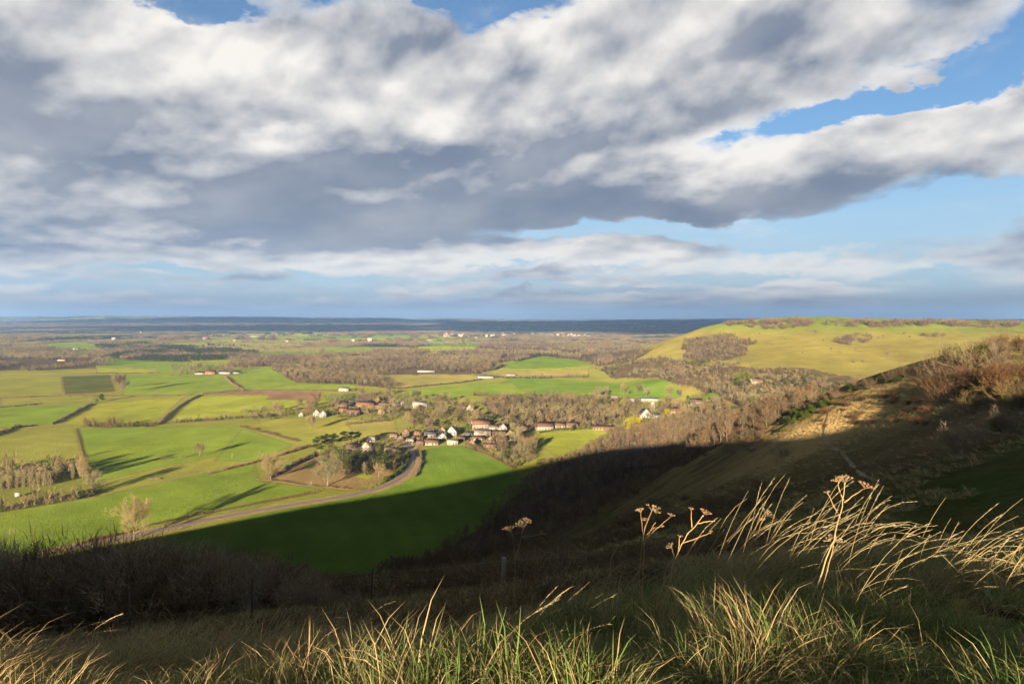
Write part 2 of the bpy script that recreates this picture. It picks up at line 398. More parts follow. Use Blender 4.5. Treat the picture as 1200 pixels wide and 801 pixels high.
# outlines of the fields, as they lie between their hedges (read off the photograph and carried to the ground)
FIELDS = [
    (MEAD, [(-60, 436), (0, 434), (112, 432), (120, 437), (72, 442), (0, 446), (-60, 448)]),
    (MEAD, [(-60, 444), (72, 442), (75, 461), (0, 466), (-60, 468)]),
    (DARKF, [(72, 441), (130, 439), (136, 459), (75, 462)]),
    (GREEN, [(112, 428), (180, 424), (250, 424), (268, 434), (185, 437), (112, 437)]),
    (YELL, [(112, 431), (185, 432), (186, 437), (114, 438)]),
    (GREEN, [(146, 439), (262, 440), (282, 457), (230, 463), (143, 464)]),
    (MEAD, [(0, 466), (112, 463), (110, 470), (0, 476)]),
    (GREEN, [(-60, 480), (108, 473), (62, 496), (0, 501), (-60, 504)]),
    (YELL, [(113, 473), (217, 464), (184, 494), (72, 498)]),
    (YELL, [(231, 464), (318, 462), (312, 468), (366, 469), (360, 480), (292, 487), (198, 492)]),
    (PLOUGH, [(240, 461), (282, 457), (376, 459), (367, 469), (312, 468), (316, 463)]),
    (MEAD, [(-60, 503), (88, 501), (99, 536), (0, 548), (-60, 552)]),
    (GREEN, [(91, 501), (282, 499), (350, 517), (290, 542), (200, 562), (112, 582), (99, 536)]),
    (MEAD, [(120, 562), (200, 545), (300, 525), (340, 520), (300, 541), (112, 583)]),
    ((0.108, 0.158, 0.021), [(-60, 600), (112, 582), (300, 541), (306, 562), (378, 573), (296, 596), (200, 612), (140, 628), (40, 650), (-60, 660)]),
    (LUSH, [(150, 668), (170, 636), (300, 602), (430, 578), (478, 562), (491, 545), (491, 528), (520, 522), (546, 523), (600, 547), (630, 566), (560, 620), (430, 690), (330, 720), (160, 720)]),
    (YELL, [(632, 507), (700, 502), (733, 504), (716, 517), (655, 536), (628, 520)]),
    (LUSH, [(585, 428), (634, 417), (674, 421), (697, 427), (652, 431), (600, 432)]),
    (YELL, [(600, 432), (652, 431), (697, 427), (690, 432), (652, 435), (610, 434)]),
    (LUSH, [(585, 449), (603, 441), (764, 443), (795, 454), (801, 464), (700, 465), (600, 462)]),
    (GREEN, [(545, 455), (565, 450), (600, 449), (620, 462), (560, 463)]),
    (LUSH, [(812, 462), (838, 460), (848, 467), (822, 472), (803, 468)]),
    (PALE, [(455, 440), (556, 438), (566, 443), (466, 455), (460, 452)]),
    (GREEN, [(457, 459), (540, 452), (580, 448), (556, 461), (540, 466), (462, 468)]),
    (LUSH, [(378, 463), (420, 460), (420, 468), (382, 469)]),
    (GREEN, [(268, 438), (322, 434), (345, 448), (419, 450), (417, 457), (282, 456)]),
    (GREEN, [(268, 432), (320, 430), (320, 434), (268, 437)]),
    (MEAD, [(284, 500), (324, 490), (404, 488), (463, 495), (470, 510), (420, 514), (340, 522)]),
    (PALE, [(404, 495), (464, 493), (466, 503), (412, 504)]),
    (GREEN, [(284, 501), (345, 521), (300, 540), (250, 540)]),
    (TAN, [(305, 559), (340, 545), (371, 533), (438, 530), (470, 545), (462, 560), (438, 566), (410, 572), (380, 571)]),
    (LUSH, [(356, 543), (370, 543), (368, 548), (357, 549)]),
    (YELL, [(420, 552), (440, 556), (433, 562), (416, 559)]),
    (TAN, [(470, 560), (490, 540), (489, 520), (493, 520), (497, 540), (484, 560)]),
    (PALE, [(565, 436), (640, 434), (690, 432), (690, 440), (600, 441), (566, 443)]),
    (DOWN, [(830, 421), (880, 424), (880, 431), (815, 431)]),
    (GREEN, [(380, 407), (435, 407), (435, 414), (380, 415)]),
    (GREEN, [(55, 402), (95, 400), (120, 405), (60, 407)]),
    (GREEN, [(465, 397), (520, 396), (520, 401), (465, 402)]),
    (YELL, [(215, 419), (300, 417), (300, 422), (225, 424)]),
]
# woodland outlines: name, species mix, spacing (m), outline
WOODS = {
    'west wood': ([(-80, 413), (0, 404), (60, 408), (118, 422), (122, 430), (60, 434), (-80, 437)], 'bare', 10.5),
    'fir belt': ([(115, 405), (170, 403), (260, 409), (300, 412), (292, 421), (206, 424), (135, 421)], 'mixed', 11),
    'copse': ([(322, 430), (350, 432), (430, 438), (456, 446), (462, 456), (415, 451), (362, 450), (332, 443)], 'bare', 9.5),
    'long wood': ([(268, 420), (330, 417), (440, 420), (560, 410), (590, 414), (585, 428), (566, 438), (450, 439), (400, 434), (320, 429), (268, 430)], 'bare', 10.5),
    'vale wood': ([(560, 400), (640, 397), (745, 402), (760, 413), (735, 428), (697, 427), (672, 420), (632, 416), (590, 424), (560, 424)], 'bare', 12),
    'village wood': ([(556, 471), (590, 468), (640, 466), (668, 468), (720, 472), (735, 482), (725, 497), (700, 499), (650, 497), (600, 500), (592, 490)], 'bare', 8.0),
    'hill foot wood': ([(700, 432), (745, 420), (790, 420), (835, 424), (880, 432), (960, 434), (1000, 440), (1010, 452), (950, 468), (880, 478), (850, 466), (838, 458), (800, 452), (765, 442), (705, 441)], 'bare', 9.0),
    'spinney': ([(803, 398), (860, 395), (881, 399), (877, 414), (835, 426), (803, 420)], 'bare', 8.5),
    'hanger': ([(728, 503), (760, 497), (800, 490), (860, 480), (950, 470), (1000, 455), (980, 470), (900, 500), (860, 512), (800, 545), (720, 590), (655, 625), (590, 655), (520, 690), (440, 720), (400, 716), (430, 688), (510, 640), (570, 605), (600, 575), (640, 548), (690, 525)], 'hanger', 5.6),
}
HEDGE_LINES = []   # filled in the planting part; the ground under them is bare earth

def build_ground():
    az_in = np.arctan((np.arange(-30, 1231, 0.85) - CX) / F)
    lo, hi = az_in[0], az_in[-1]
    step = np.diff(az_in)[0]
    outp = []
    a = hi
    while a < lo + 2 * math.pi - 0.06:
        step = min(step * 1.25, 0.05); a += step; outp.append(a)
    az = np.concatenate([az_in, outp])
    # rows: fine where the view skims the land
    rr = [0.6]
    while rr[-1] < 42000:
        r = rr[-1]
        dr = min(max(0.8 * r * r / 96000.0, 0.004 * r), 0.018 * r)
        if r > 9000: dr = max(dr, 140.0)
        rr.append(r + dr)
    r = np.array(rr)
    nA, nR = len(az), len(r)
    X = (np.sin(az)[None, :] * r[:, None]); Y = (np.cos(az)[None, :] * r[:, None])
    Z = H(X, Y)
    col = land_colour(X, Y, Z)
    V = np.stack([X, Y, Z], -1).reshape(-1, 3)
    i = np.arange(nR - 1)[:, None] * nA; j = np.arange(nA)[None, :]; j2 = (j + 1) % nA
    Fq = np.stack([i + j, i + j2, i + nA + j2, i + nA + j], -1).reshape(-1, 4)[:, ::-1]
    # hub under the camera
    hub = len(V); V = np.vstack([V, [[0, 0, Hs(0, 0)]]])
    me = bpy.data.meshes.new('ground')
    tri = np.stack([np.full(nA, hub), np.arange(nA), (np.arange(nA) + 1) % nA], -1)[:, ::-1]
    nv = len(V); nq = len(Fq); ntri = len(tri)
    me.vertices.add(nv); me.vertices.foreach_set('co', V.astype(np.float32).ravel())
    me.loops.add(nq * 4 + ntri * 3)
    me.loops.foreach_set('vertex_index', np.concatenate([Fq.ravel(), tri.ravel()]).astype(np.int32))
    me.polygons.add(nq + ntri)
    ls = np.concatenate([np.arange(nq) * 4, nq * 4 + np.arange(ntri) * 3]).astype(np.int32)
    me.polygons.foreach_set('loop_start', ls)
    me.polygons.foreach_set('use_smooth', np.ones(nq + ntri, bool))
    me.update(calc_edges=True)
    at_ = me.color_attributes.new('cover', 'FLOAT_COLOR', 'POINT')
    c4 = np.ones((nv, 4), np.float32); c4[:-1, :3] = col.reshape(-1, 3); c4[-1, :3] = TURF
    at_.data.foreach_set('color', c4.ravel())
    o = bpy.data.objects.new('ground', me); ROOT.objects.link(o)
    o['kind'] = 'structure'
    me.materials.append(ground_mat())
    return o

def cells(X, Y, sx, sy, seed):
    """jittered patchwork: id-hash of the nearest seed and how far its border is"""
    u = X / sx; v = Y / sy
    u = u + 0.22 * fbm(u * 1.3, v * 1.3, seed + 50, 2); v = v + 0.22 * fbm(u * 1.3 + 9, v * 1.3, seed + 60, 2)
    iu = np.floor(u); iv = np.floor(v)
    d1 = np.full(X.shape, 1e9); d2 = d1.copy(); idh = np.zeros(X.shape); idh2 = np.zeros(X.shape)
    for a in (-1, 0, 1):
        for b in (-1, 0, 1):
            cu = iu + a; cv = iv + b
            px = cu + 0.15 + 0.7 * _h(cu, cv, seed); py = cv + 0.15 + 0.7 * _h(cu, cv, seed + 1)
            d = np.hypot((u - px) * 1.0, (v - py))
            n1 = d < d1
            d2 = np.where(n1, d1, np.minimum(d2, d))
            idh = np.where(n1, _h(cu, cv, seed + 2), idh); idh2 = np.where(n1, _h(cu, cv, seed + 3), idh2)
            d1 = np.where(n1, d, d1)
    return idh, idh2, (d2 - d1)

def far_wood(X, Y):
    """True where the far country is wooded"""
    a, b, e = cells(X, Y, 330, 420, 71)
    f = fbm(X / 900, Y / 1500, 81, 3)
    lim = 0.27 + 0.55 * f + 0.12 * sstep(2500, 5000, Y)
    return (a < lim) | (e < 0.035)

_plans = {}
def get_plan(key, poly, start=60.0):
    if key not in _plans: _plans[key] = plan(poly, start)
    return _plans[key]

def in_wood(X, Y, P):
    s = np.clip(np.hypot(X, Y) / 60.0, 5, 26)
    return in_poly(X + s * fbm(X / 55, Y / 55, 171, 3), Y + s * fbm(X / 55, Y / 55, 172, 3), P)
def wood_inside(X, Y):
    m = np.zeros(X.shape, bool)
    for k, (poly, kind, sp) in WOODS.items():
        P = get_plan(('w', k), poly, 300.0 if k != 'hanger' else 190.0)
        bb = (X > P[:, 0].min()) & (X < P[:, 0].max()) & (Y > P[:, 1].min()) & (Y < P[:, 1].max())
        if bb.any():
            mm = np.zeros(X.shape, bool); mm[bb] = in_wood(X[bb], Y[bb], P); m |= mm
    return m

def land_colour(X, Y, Z):
    shp = X.shape
    X = X.ravel(); Y = Y.ravel(); Z = Z.ravel()
    n = len(X)
    C = np.empty((n, 3)); C[:] = MEAD
    hgt = Z - plain(X, Y)
    rr = np.hypot(X, Y)
    n1 = fbm(X / 60, Y / 60, 31, 4); n2 = fbm(X / 9, Y / 9, 32, 3)
    # patchwork of the far vale
    far = (Y > 1500) & (hgt < 8)
    idx = np.nonzero(far)[0]
    a, b, e = cells(X[idx], Y[idx], 330, 420, 71)
    pal = np.array([GREEN, MEAD, PALE, GREEN, MEAD, YELL, PALE, LUSH, ROUGH, MEAD])
    C[idx] = pal[(b * 9.99).astype(int)]
    fw = far_wood(X[idx], Y[idx])
    C[idx[fw]] = WOODF
    # near vale, rough grass between the fields
    nearv = (Y <= 1500) & (hgt < 8)
    C[nearv] = np.array(MEAD) * 0.9 + 0.02 * n1[nearv][:, None] * np.array([1, 0.8, 0.3])
    # hills
    hm = sstep(3, 12, hgt)
    farhill = sstep(650, 900, Y)
    dn = np.array(DOWN) * (1 + 0.0 * n1[:, None])
    top = sstep(84, 104, Z + 9 * n1)[:, None]
    dn = dn * (1 - top) + np.array(DOWNG) * top
    t2 = np.clip(0.5 + 0.8 * fbm(X / 130, Y / 130, 35, 3), 0, 1)[:, None]
    dn = dn * (0.8 + 0.35 * t2) * (1 + 0.16 * fbm(X / 24, Y / 24, 36, 4) + 0.10 * fbm(X / 90, Y / 7, 37, 3))[:, None]
    g = np.clip(0.45 + 0.9 * n1 + 0.5 * n2, 0, 1)[:, None]
    sp = np.array(ROUGH) * (1 - g) + np.array(TURF) * g
    # green turf on the near side of the combe and dry bracken round the shrubs of the spur
    tf = np.exp(-((X - 37) / 16) ** 2 - ((Y - 50) / 15) ** 2)[:, None]
    mo = fbm(X / 4.5, Y / 4.5, 38, 4)[:, None]; mo2 = sstep(0.15, 0.5, fbm(X / 11, Y / 11, 39, 4))[:, None]
    sp = sp * (1 + 0.55 * mo); sp = sp * (1 - 0.45 * mo2) + np.array([0.055, 0.042, 0.028]) * 0.45 * mo2
    rb = np.exp(-((X - 54) / 20) ** 2 - ((Y - 84) / 18) ** 2)[:, None]
    sp = sp * (1 - 0.7 * rb) + np.array([0.120, 0.074, 0.046]) * (1 + 0.6 * mo) * 0.7 * rb
    sp = sp * (1 - 0.75 * tf) + np.array([0.042, 0.066, 0.014]) * 0.75 * tf
    br = np.exp(-((X - 65) / 20) ** 2 - ((Y - 140) / 32) ** 2)[:, None] * np.clip(0.75 + 0.8 * n2[:, None], 0, 1)
    sp = sp * (1 - br) + np.array([0.330, 0.235, 0.105]) * br  # dry bracken, its colour raised to brighten the sunlit patch of the spur
    hc = sp * (1 - farhill[:, None]) + dn * farhill[:, None]
    C = C * (1 - hm[:, None]) + hc * hm[:, None]
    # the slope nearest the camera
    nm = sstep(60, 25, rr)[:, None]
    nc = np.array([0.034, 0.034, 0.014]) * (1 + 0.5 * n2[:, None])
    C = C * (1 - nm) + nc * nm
    # woods
    m = (Y > 150) & (Y < 5000)
    idx = np.nonzero(m)[0]
    wi = wood_inside(X[idx], Y[idx])
    C[idx[wi]] = np.array(WOODF) * (1 + 0.4 * n2[idx[wi]][:, None])
    # fields
    for k, (c, poly) in enumerate(FIELDS):
        P = get_plan(('f', k), poly, 300.0)
        bb = np.nonzero((X > P[:, 0].min()) & (X < P[:, 0].max()) & (Y > P[:, 1].min()) & (Y < P[:, 1].max()))[0]
        ins = in_poly(X[bb], Y[bb], P)
        q = bb[ins]
        d = dist_line(X[q], Y[q], np.vstack([P, P[:1]]))
        cc = np.array(c)[None, :] * (1 + 0.16 * n1[q] + 0.10 * fbm(X[q] / 18, Y[q] / 120, 40 + k, 3))[:, None]
        th_ = 0.35 + 0.9 * (k % 5); row_ = np.sin((X[q] * math.cos(th_) + Y[q] * math.sin(th_)) / (2.6 + 0.6 * (k % 3)) + 2.5 * fbm(X[q] / 90, Y[q] / 90, 77, 2))
        cc = cc * (1 + 0.030 * row_ + 0.14 * fbm(X[q] / 30, Y[q] / 30, 140 + k, 4))[:, None]
        yel = sstep(-0.1, 0.7, fbm(X[q] / 110, Y[q] / 160, 90 + k, 3))[:, None]
        cc = cc * (1 - 0.5 * yel) + cc * np.array([1.28, 1.06, 0.95]) * 0.5 * yel
        ed = sstep(3.5, 0.8, d + 1.2 * n2[q])[:, None] * (0.7 if c is not PLOUGH else 0.2)
        C[q] = cc * (1 - ed) + np.array([0.12, 0.10, 0.035]) * ed
    # hedge bottoms
    for P, w in sorted(HEDGE_LINES, key=lambda q: -q[1]):
        bb = np.nonzero((X > P[:, 0].min() - 8) & (X < P[:, 0].max() + 8) & (Y > P[:, 1].min() - 8) & (Y < P[:, 1].max() + 8))[0]
        if len(bb):
            d = dist_line(X[bb], Y[bb], P)
            t = sstep(w * 0.62, w * 0.25, d)[:, None]
            C[bb] = C[bb] * (1 - t) + np.array([0.085, 0.058, 0.032] if w < 8.5 else [0.185, 0.135, 0.080]) * t
    # chalk pit on the shoulder of the far hill
    P = get_plan('chalk', [(752, 397.5), (764, 394), (783, 393), (785, 395.5), (768, 398)], 600.0)
    bb = np.nonzero((X > P[:, 0].min()) & (X < P[:, 0].max()) & (Y > P[:, 1].min()) & (Y < P[:, 1].max()))[0]
    if len(bb): C[bb[in_poly(X[bb], Y[bb], P)]] = CHALK
    return np.clip(C, 0.005, 0.8).reshape(*shp, 3)

def rough_normal(n, pos, scale, amount):
    """upright blades and clods: the shading normal scatters about the true one"""
    w = n.noise(pos, scale, 2.0, 0.7, color=True)
    v = n.vm('SUBTRACT', w, (0.5, 0.5, 0.5))
    v = n.vm('MULTIPLY', v, (amount, amount, 0.15 * amount))
    geo = n.node('ShaderNodeNewGeometry')
    return n.vm('NORMALIZE', n.vm('ADD', geo.outputs['Normal'], v))

def ground_mat():
    m, nt = new_mat('turf_and_soil'); n = N(nt)
    out = n.node('ShaderNodeOutputMaterial'); b = n.node('ShaderNodeBsdfDiffuse')
    nt.links.new(b.outputs[0], out.inputs[0])
    b.inputs['Roughness'].default_value = 1.0
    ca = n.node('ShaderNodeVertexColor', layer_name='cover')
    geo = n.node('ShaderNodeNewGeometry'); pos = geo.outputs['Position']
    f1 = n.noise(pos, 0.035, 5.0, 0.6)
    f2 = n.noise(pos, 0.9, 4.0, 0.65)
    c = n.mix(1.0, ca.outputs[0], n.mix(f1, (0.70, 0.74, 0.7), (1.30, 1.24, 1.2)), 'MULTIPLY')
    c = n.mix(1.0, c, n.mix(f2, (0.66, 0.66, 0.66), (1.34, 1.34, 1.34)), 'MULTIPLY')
    nt.links.new(c, b.inputs['Color'])
    nt.links.new(rough_normal(n, pos, 2.3, GROUND_ROUGH), b.inputs['Normal'])
    return m
GROUND_ROUGH = 3.0
# ------------------------------------------------------------------ mesh building
class MB:
    """collects triangles; build() links them as one mesh object"""
    def __init__(s): s.V = []; s.T = []; s.n = 0
    def add(s, V, T):
        V = np.asarray(V, float).reshape(-1, 3); T = np.asarray(T, np.int64).reshape(-1, 3)
        s.V.append(V); s.T.append(T + s.n); s.n += len(V)
        return s
    def arrays(s):
        if not s.V: return np.zeros((0, 3)), np.zeros((0, 3), np.int64)
        return np.vstack(s.V), np.vstack(s.T)
    def tube(s, pts, rad, n=4):
        pts = np.asarray(pts, float); k = len(pts)
        rad = np.broadcast_to(np.asarray(rad, float), (k,))
        d = np.gradient(pts, axis=0); d /= np.linalg.norm(d, axis=1)[:, None] + 1e-9
        ref = np.array([0.31, 0.87, 0.37]) if abs(d[0][2]) > 0.7 else np.array([0.05, 0.1, 1.0])
        a = np.cross(d, ref); a /= np.linalg.norm(a, axis=1)[:, None] + 1e-9
        b = np.cross(d, a)
        th = np.arange(n) / n * 2 * math.pi
        V = pts[:, None] + rad[:, None, None] * (a[:, None] * np.cos(th)[None, :, None] + b[:, None] * np.sin(th)[None, :, None])
        T = []
        for i in range(k - 1):
            for j in range(n):
                q = (i * n + j, i * n + (j + 1) % n, (i + 1) * n + (j + 1) % n, (i + 1) * n + j)
                T += [(q[0], q[2], q[1]), (q[0], q[3], q[2])]
        for j in range(1, n - 1):
            T.append((0, j, j + 1)); e = (k - 1) * n; T.append((e, e + j + 1, e + j))
        return s.add(V, T)
    def slivers(s, P, D, w, r=None):
        """one thin tapering face per twig or blade: base points P, vectors D, width w"""
        P = np.asarray(P, float); D = np.asarray(D, float); k = len(P)
        r = (r or rng).normal(size=(k, 3))
        a = np.cross(D, r); a /= np.linalg.norm(a, axis=1)[:, None] + 1e-9
        w = np.broadcast_to(np.asarray(w, float), (k,))[:, None]
        V = np.stack([P - a * w / 2, P + a * w / 2, P + D], 1).reshape(-1, 3)
        return s.add(V, np.arange(3 * k).reshape(-1, 3))
    def leaves(s, P, size, r=None, flat=0.0):
        """one four-cornered leaf spray per point"""
        r = r or rng
        P = np.asarray(P, float); k = len(P)
        a = r.normal(size=(k, 3)); a /= np.linalg.norm(a, axis=1)[:, None]
        b = np.cross(a, r.normal(size=(k, 3))); b /= np.linalg.norm(b, axis=1)[:, None] + 1e-9
        sz = np.broadcast_to(np.asarray(size, float), (k,))[:, None] * r.uniform(0.6, 1.3, (k, 1))
        V = np.stack([P - a * sz, P + b * sz * 0.5, P + a * sz, P - b * sz * 0.5], 1).reshape(-1, 3)
        i = np.arange(k)[:, None] * 4
        return s.add(V, np.vstack([i + np.array([0, 1, 2]), i + np.array([0, 2, 3])]))
    def box(s, x0, x1, y0, y1, z0, z1):
        V = [(x, y, z) for z in (z0, z1) for y in (y0, y1) for x in (x0, x1)]
        Q = [(0, 2, 3, 1), (4, 5, 7, 6), (0, 1, 5, 4), (2, 6, 7, 3), (0, 4, 6, 2), (1, 3, 7, 5)]
        return s.add(V, [t for q in Q for t in ((q[0], q[1], q[2]), (q[0], q[2], q[3]))])
    def poly(s, pts):
        pts = list(pts)
        return s.add(pts, [(0, i, i + 1) for i in range(1, len(pts) - 1)])
    def mesh(s, name, mat):
        return tri_mesh(name, *s.arrays(), mat)
    def build(s, name, mat, parent=None):
        return link(name, s.mesh(name, mat), parent)

def tri_mesh(name, V, T, mat, smooth=False):
    me = bpy.data.meshes.new(name)
    me.vertices.add(len(V)); me.vertices.foreach_set('co', np.asarray(V, np.float32).ravel())
    nt = len(T)
    me.loops.add(nt * 3); me.loops.foreach_set('vertex_index', np.asarray(T, np.int32).ravel())
    me.polygons.add(nt); me.polygons.foreach_set('loop_start', (np.arange(nt) * 3).astype(np.int32))
    if smooth: me.polygons.foreach_set('use_smooth', np.ones(nt, bool))
    me.update(calc_edges=True)
    if mat: me.materials.append(mat)
    return me
def link(name, me, parent=None):
    o = bpy.data.objects.new(name, me); ROOT.objects.link(o)
    if parent is not None: o.parent = parent
    return o
def tag(o, label, cat, group=None):
    o['label'] = label; o['category'] = cat
    if group: o['group'] = group
    return o
def thing(name, label, cat, loc=(0, 0, 0), rz=0.0, sc=1.0, group=None):
    o = bpy.data.objects.new(name, None); ROOT.objects.link(o)
    o.empty_display_size = 0.3
    o.location = loc; o.rotation_euler = (0, 0, rz)
    o.scale = (sc, sc, sc) if not isinstance(sc, (tuple, list)) else sc
    return tag(o, label, cat, group)
def stuff(o): o['kind'] = 'stuff'; return o

# ------------------------------------------------------------------ plain materials
def plant_mat(name, col, var=0.25, noise=0.0, scale=0.6, trans=0.0, bend=0.0):
    m, nt = new_mat(name); n = N(nt)
    out = n.node('ShaderNodeOutputMaterial'); b = n.node('ShaderNodeBsdfDiffuse')
    oi = n.node('ShaderNodeObjectInfo')
    f = n.rng(oi.outputs['Random'], 0, 1, 1 - var, 1 + var)
    c = n.vm('SCALE', tuple(col[:3]), scale=f)
    # some redder, some greyer
    r2 = n.m('FRACT', n.m('MULTIPLY', oi.outputs['Random'], 17.31))
    c = n.mix(r2, n.vm('MULTIPLY', c, (1.12, 0.96, 0.86)), n.vm('MULTIPLY', c, (0.92, 1.02, 1.02)))
    if noise:
        g = n.node('ShaderNodeNewGeometry')
        k = n.noise(g.outputs['Position'], scale, 3.0, 0.6)
        c = n.mix(1.0, c, n.mix(k, (1 - noise,) * 3, (1 + noise,) * 3), 'MULTIPLY')
    nt.links.new(c, b.inputs['Color'])
    sh = b.outputs[0]
    if trans:
        t = n.node('ShaderNodeBsdfTranslucent'); nt.links.new(c, t.inputs['Color'])
        mx = n.node('ShaderNodeMixShader'); mx.inputs[0].default_value = trans
        nt.links.new(b.outputs[0], mx.inputs[1]); nt.links.new(t.outputs[0], mx.inputs[2]); sh = mx.outputs[0]
    nt.links.new(sh, out.inputs[0])
    return m
M = {}
M['bark'] = plant_mat('bark', (0.18, 0.14, 0.095), 0.25)
M['pale_bark'] = plant_mat('pale_bark', (0.21, 0.175, 0.115), 0.2)
M['twig'] = plant_mat('twig', (0.190, 0.145, 0.078), 0.30)
M['pale_twig'] = plant_mat('pale_twig', (0.220, 0.190, 0.098), 0.22)
M['dark_twig'] = plant_mat('dark_twig', (0.140, 0.106, 0.074), 0.30)
M['red_twig'] = plant_mat('red_twig', (0.170, 0.118, 0.068), 0.30)
M['far_twig'] = plant_mat('far_twig', (0.125, 0.105, 0.060), 0.3)
M['pine'] = plant_mat('pine_needles', (0.040, 0.055, 0.018), 0.25, trans=0.1)
M['olive'] = plant_mat('olive_leaves', (0.075, 0.085, 0.020), 0.3, trans=0.15)
M['bright'] = plant_mat('bright_leaves', (0.095, 0.135, 0.012), 0.2, trans=0.15)
M['yellow'] = plant_mat('yellow_leaves', (0.30, 0.25, 0.020), 0.15, trans=0.15)
M['gorse'] = plant_mat('gorse_spines', (0.060, 0.085, 0.018), 0.3, trans=0.1)
M['copper'] = plant_mat('copper_leaves', (0.165, 0.070, 0.025), 0.25, trans=0.15)

# ------------------------------------------------------------------ plants
def unit(v): return v / (np.linalg.norm(v, axis=-1, keepdims=True) + 1e-9)
def curve(p0, d0, L, up, k, r, wob=0.12):
    """a limb: k steps from p0 along d0, bending by `up` towards the sky"""
    pts = [np.array(p0, float)]; d = unit(np.array(d0, float))
    for i in range(k):
        d = unit(d + np.array([0, 0, up / k]) + r.normal(size=3) * wob)
        pts.append(pts[-1] + d * L / k)
    return np.array(pts)
def bare_tree(seed, h=15.0, w=12.0, limbs=8, subs=5, twigs=1100, tl=1.1, tw=0.05, lean=0.0, fork=0.28, up=0.5, sides=5):
    """trunk with limbs, and a crown of branches and twigs"""
    r = np.random.default_rng(seed)
    tr, cr = MB(), MB()
    top = np.array([lean * h + r.normal() * 0.03 * h, r.normal() * 0.03 * h, h * 0.82])
    k = 7
    tp = np.array([top * (i / k) + np.array([r.normal(), r.normal(), 0]) * 0.012 * h * (i > 0) for i in range(k + 1)])
    r0 = 0.026 * h
    tr.tube(tp, [r0 * (1.25 if i == 0 else (1 - 0.85 * (i / k))) for i in range(k + 1)], sides)
    src, dirs = [], []
    for i in range(limbs):
        f = fork + (0.92 - fork) * (i + r.uniform(0, 0.8)) / limbs
        p = tp[0] + (tp[-1] - tp[0]) * f
        j = min(int(f * k), k - 1); p = tp[j] + (tp[j + 1] - tp[j]) * (f * k - j)
        a = i * 2.4 + r.uniform(-0.5, 0.5)
        rad = w / 2 * math.sqrt(max(0.05, 1 - ((f - 0.42) / 0.62) ** 2))
        d = np.array([math.cos(a), math.sin(a), 0.45 + 0.5 * f])
        L = rad * r.uniform(0.9, 1.2)
        c = curve(p, d, L, up, 4, r)
        rr = r0 * (0.52 - 0.3 * f)
        tr.tube(c, [rr, rr * 0.8, rr * 0.6, rr * 0.42, rr * 0.22], max(3, sides - 1))
        for q in range(subs):
            g = r.uniform(0.25, 1.0); m = min(int(g * 4), 3)
            b = c[m] + (c[m + 1] - c[m]) * (g * 4 - m)
            sd = unit(c[m + 1] - c[m]) + r.normal(size=3) * 0.65 + np.array([0, 0, 0.25])
            sl = L * r.uniform(0.35, 0.65)
            s = curve(b, sd, sl, up * 0.6, 3, r, 0.18)
            cr.tube(s, [rr * 0.34, rr * 0.26, rr * 0.18, rr * 0.08], 3)
            src.append(s[1:]); dirs.append(np.gradient(s, axis=0)[1:])
        src.append(c[2:]); dirs.append(np.gradient(c, axis=0)[2:])
    S = np.vstack(src); Dv = unit(np.vstack(dirs))
    i = r.integers(0, len(S), twigs)
    P = S[i] + r.normal(size=(twigs, 3)) * w * 0.035
    D = unit(Dv[i] * 0.8 + r.normal(size=(twigs, 3)) * 0.55 + np.array([0, 0, 0.35])) * tl * r.uniform(0.5, 1.4, (twigs, 1))
    cr.slivers(P, D, tw * r.uniform(0.6, 1.4, twigs), r)
    return tr, cr
def poplar(seed, h=20.0, w=5.0, twigs=1300, tw=0.06):
    """narrow upright crown"""
    r = np.random.default_rng(seed); tr, cr = MB(), MB()
    k = 6
    tp = np.array([[r.normal() * 0.1, r.normal() * 0.1, h * i / k] for i in range(k + 1)])
    tr.tube(tp, [0.30 * (1 - 0.9 * i / k) * h / 20 for i in range(k + 1)], 5)
    f = r.uniform(0.12, 0.97, twigs)
    a = r.uniform(0, 6.283, twigs)
    rad = w / 2 * np.sqrt(np.clip(1 - ((f - 0.5) / 0.52) ** 2, 0, 1)) * np.sqrt(r.uniform(0, 1, twigs))
    P = np.stack([np.cos(a) * rad, np.sin(a) * rad, f * h * 0.93], 1)
    D = unit(np.stack([np.cos(a) * 0.3, np.sin(a) * 0.3, np.ones(twigs)], 1) + r.normal(size=(twigs, 3)) * 0.18) * r.uniform(1.0, 2.2, (twigs, 1)) * h / 20
    cr.slivers(P, D, tw * r.uniform(0.7, 1.4, twigs), r)
    for i in range(14):
        q = r.uniform(0.15, 0.8); aa = r.uniform(0, 6.28)
        c = curve((0, 0, q * h), (math.cos(aa), math.sin(aa), 1.3), w * 0.6, 1.2, 3, r)
        tr.tube(c, [0.09 * h / 20, 0.07 * h / 20, 0.05 * h / 20, 0.02], 3)
    return tr, cr
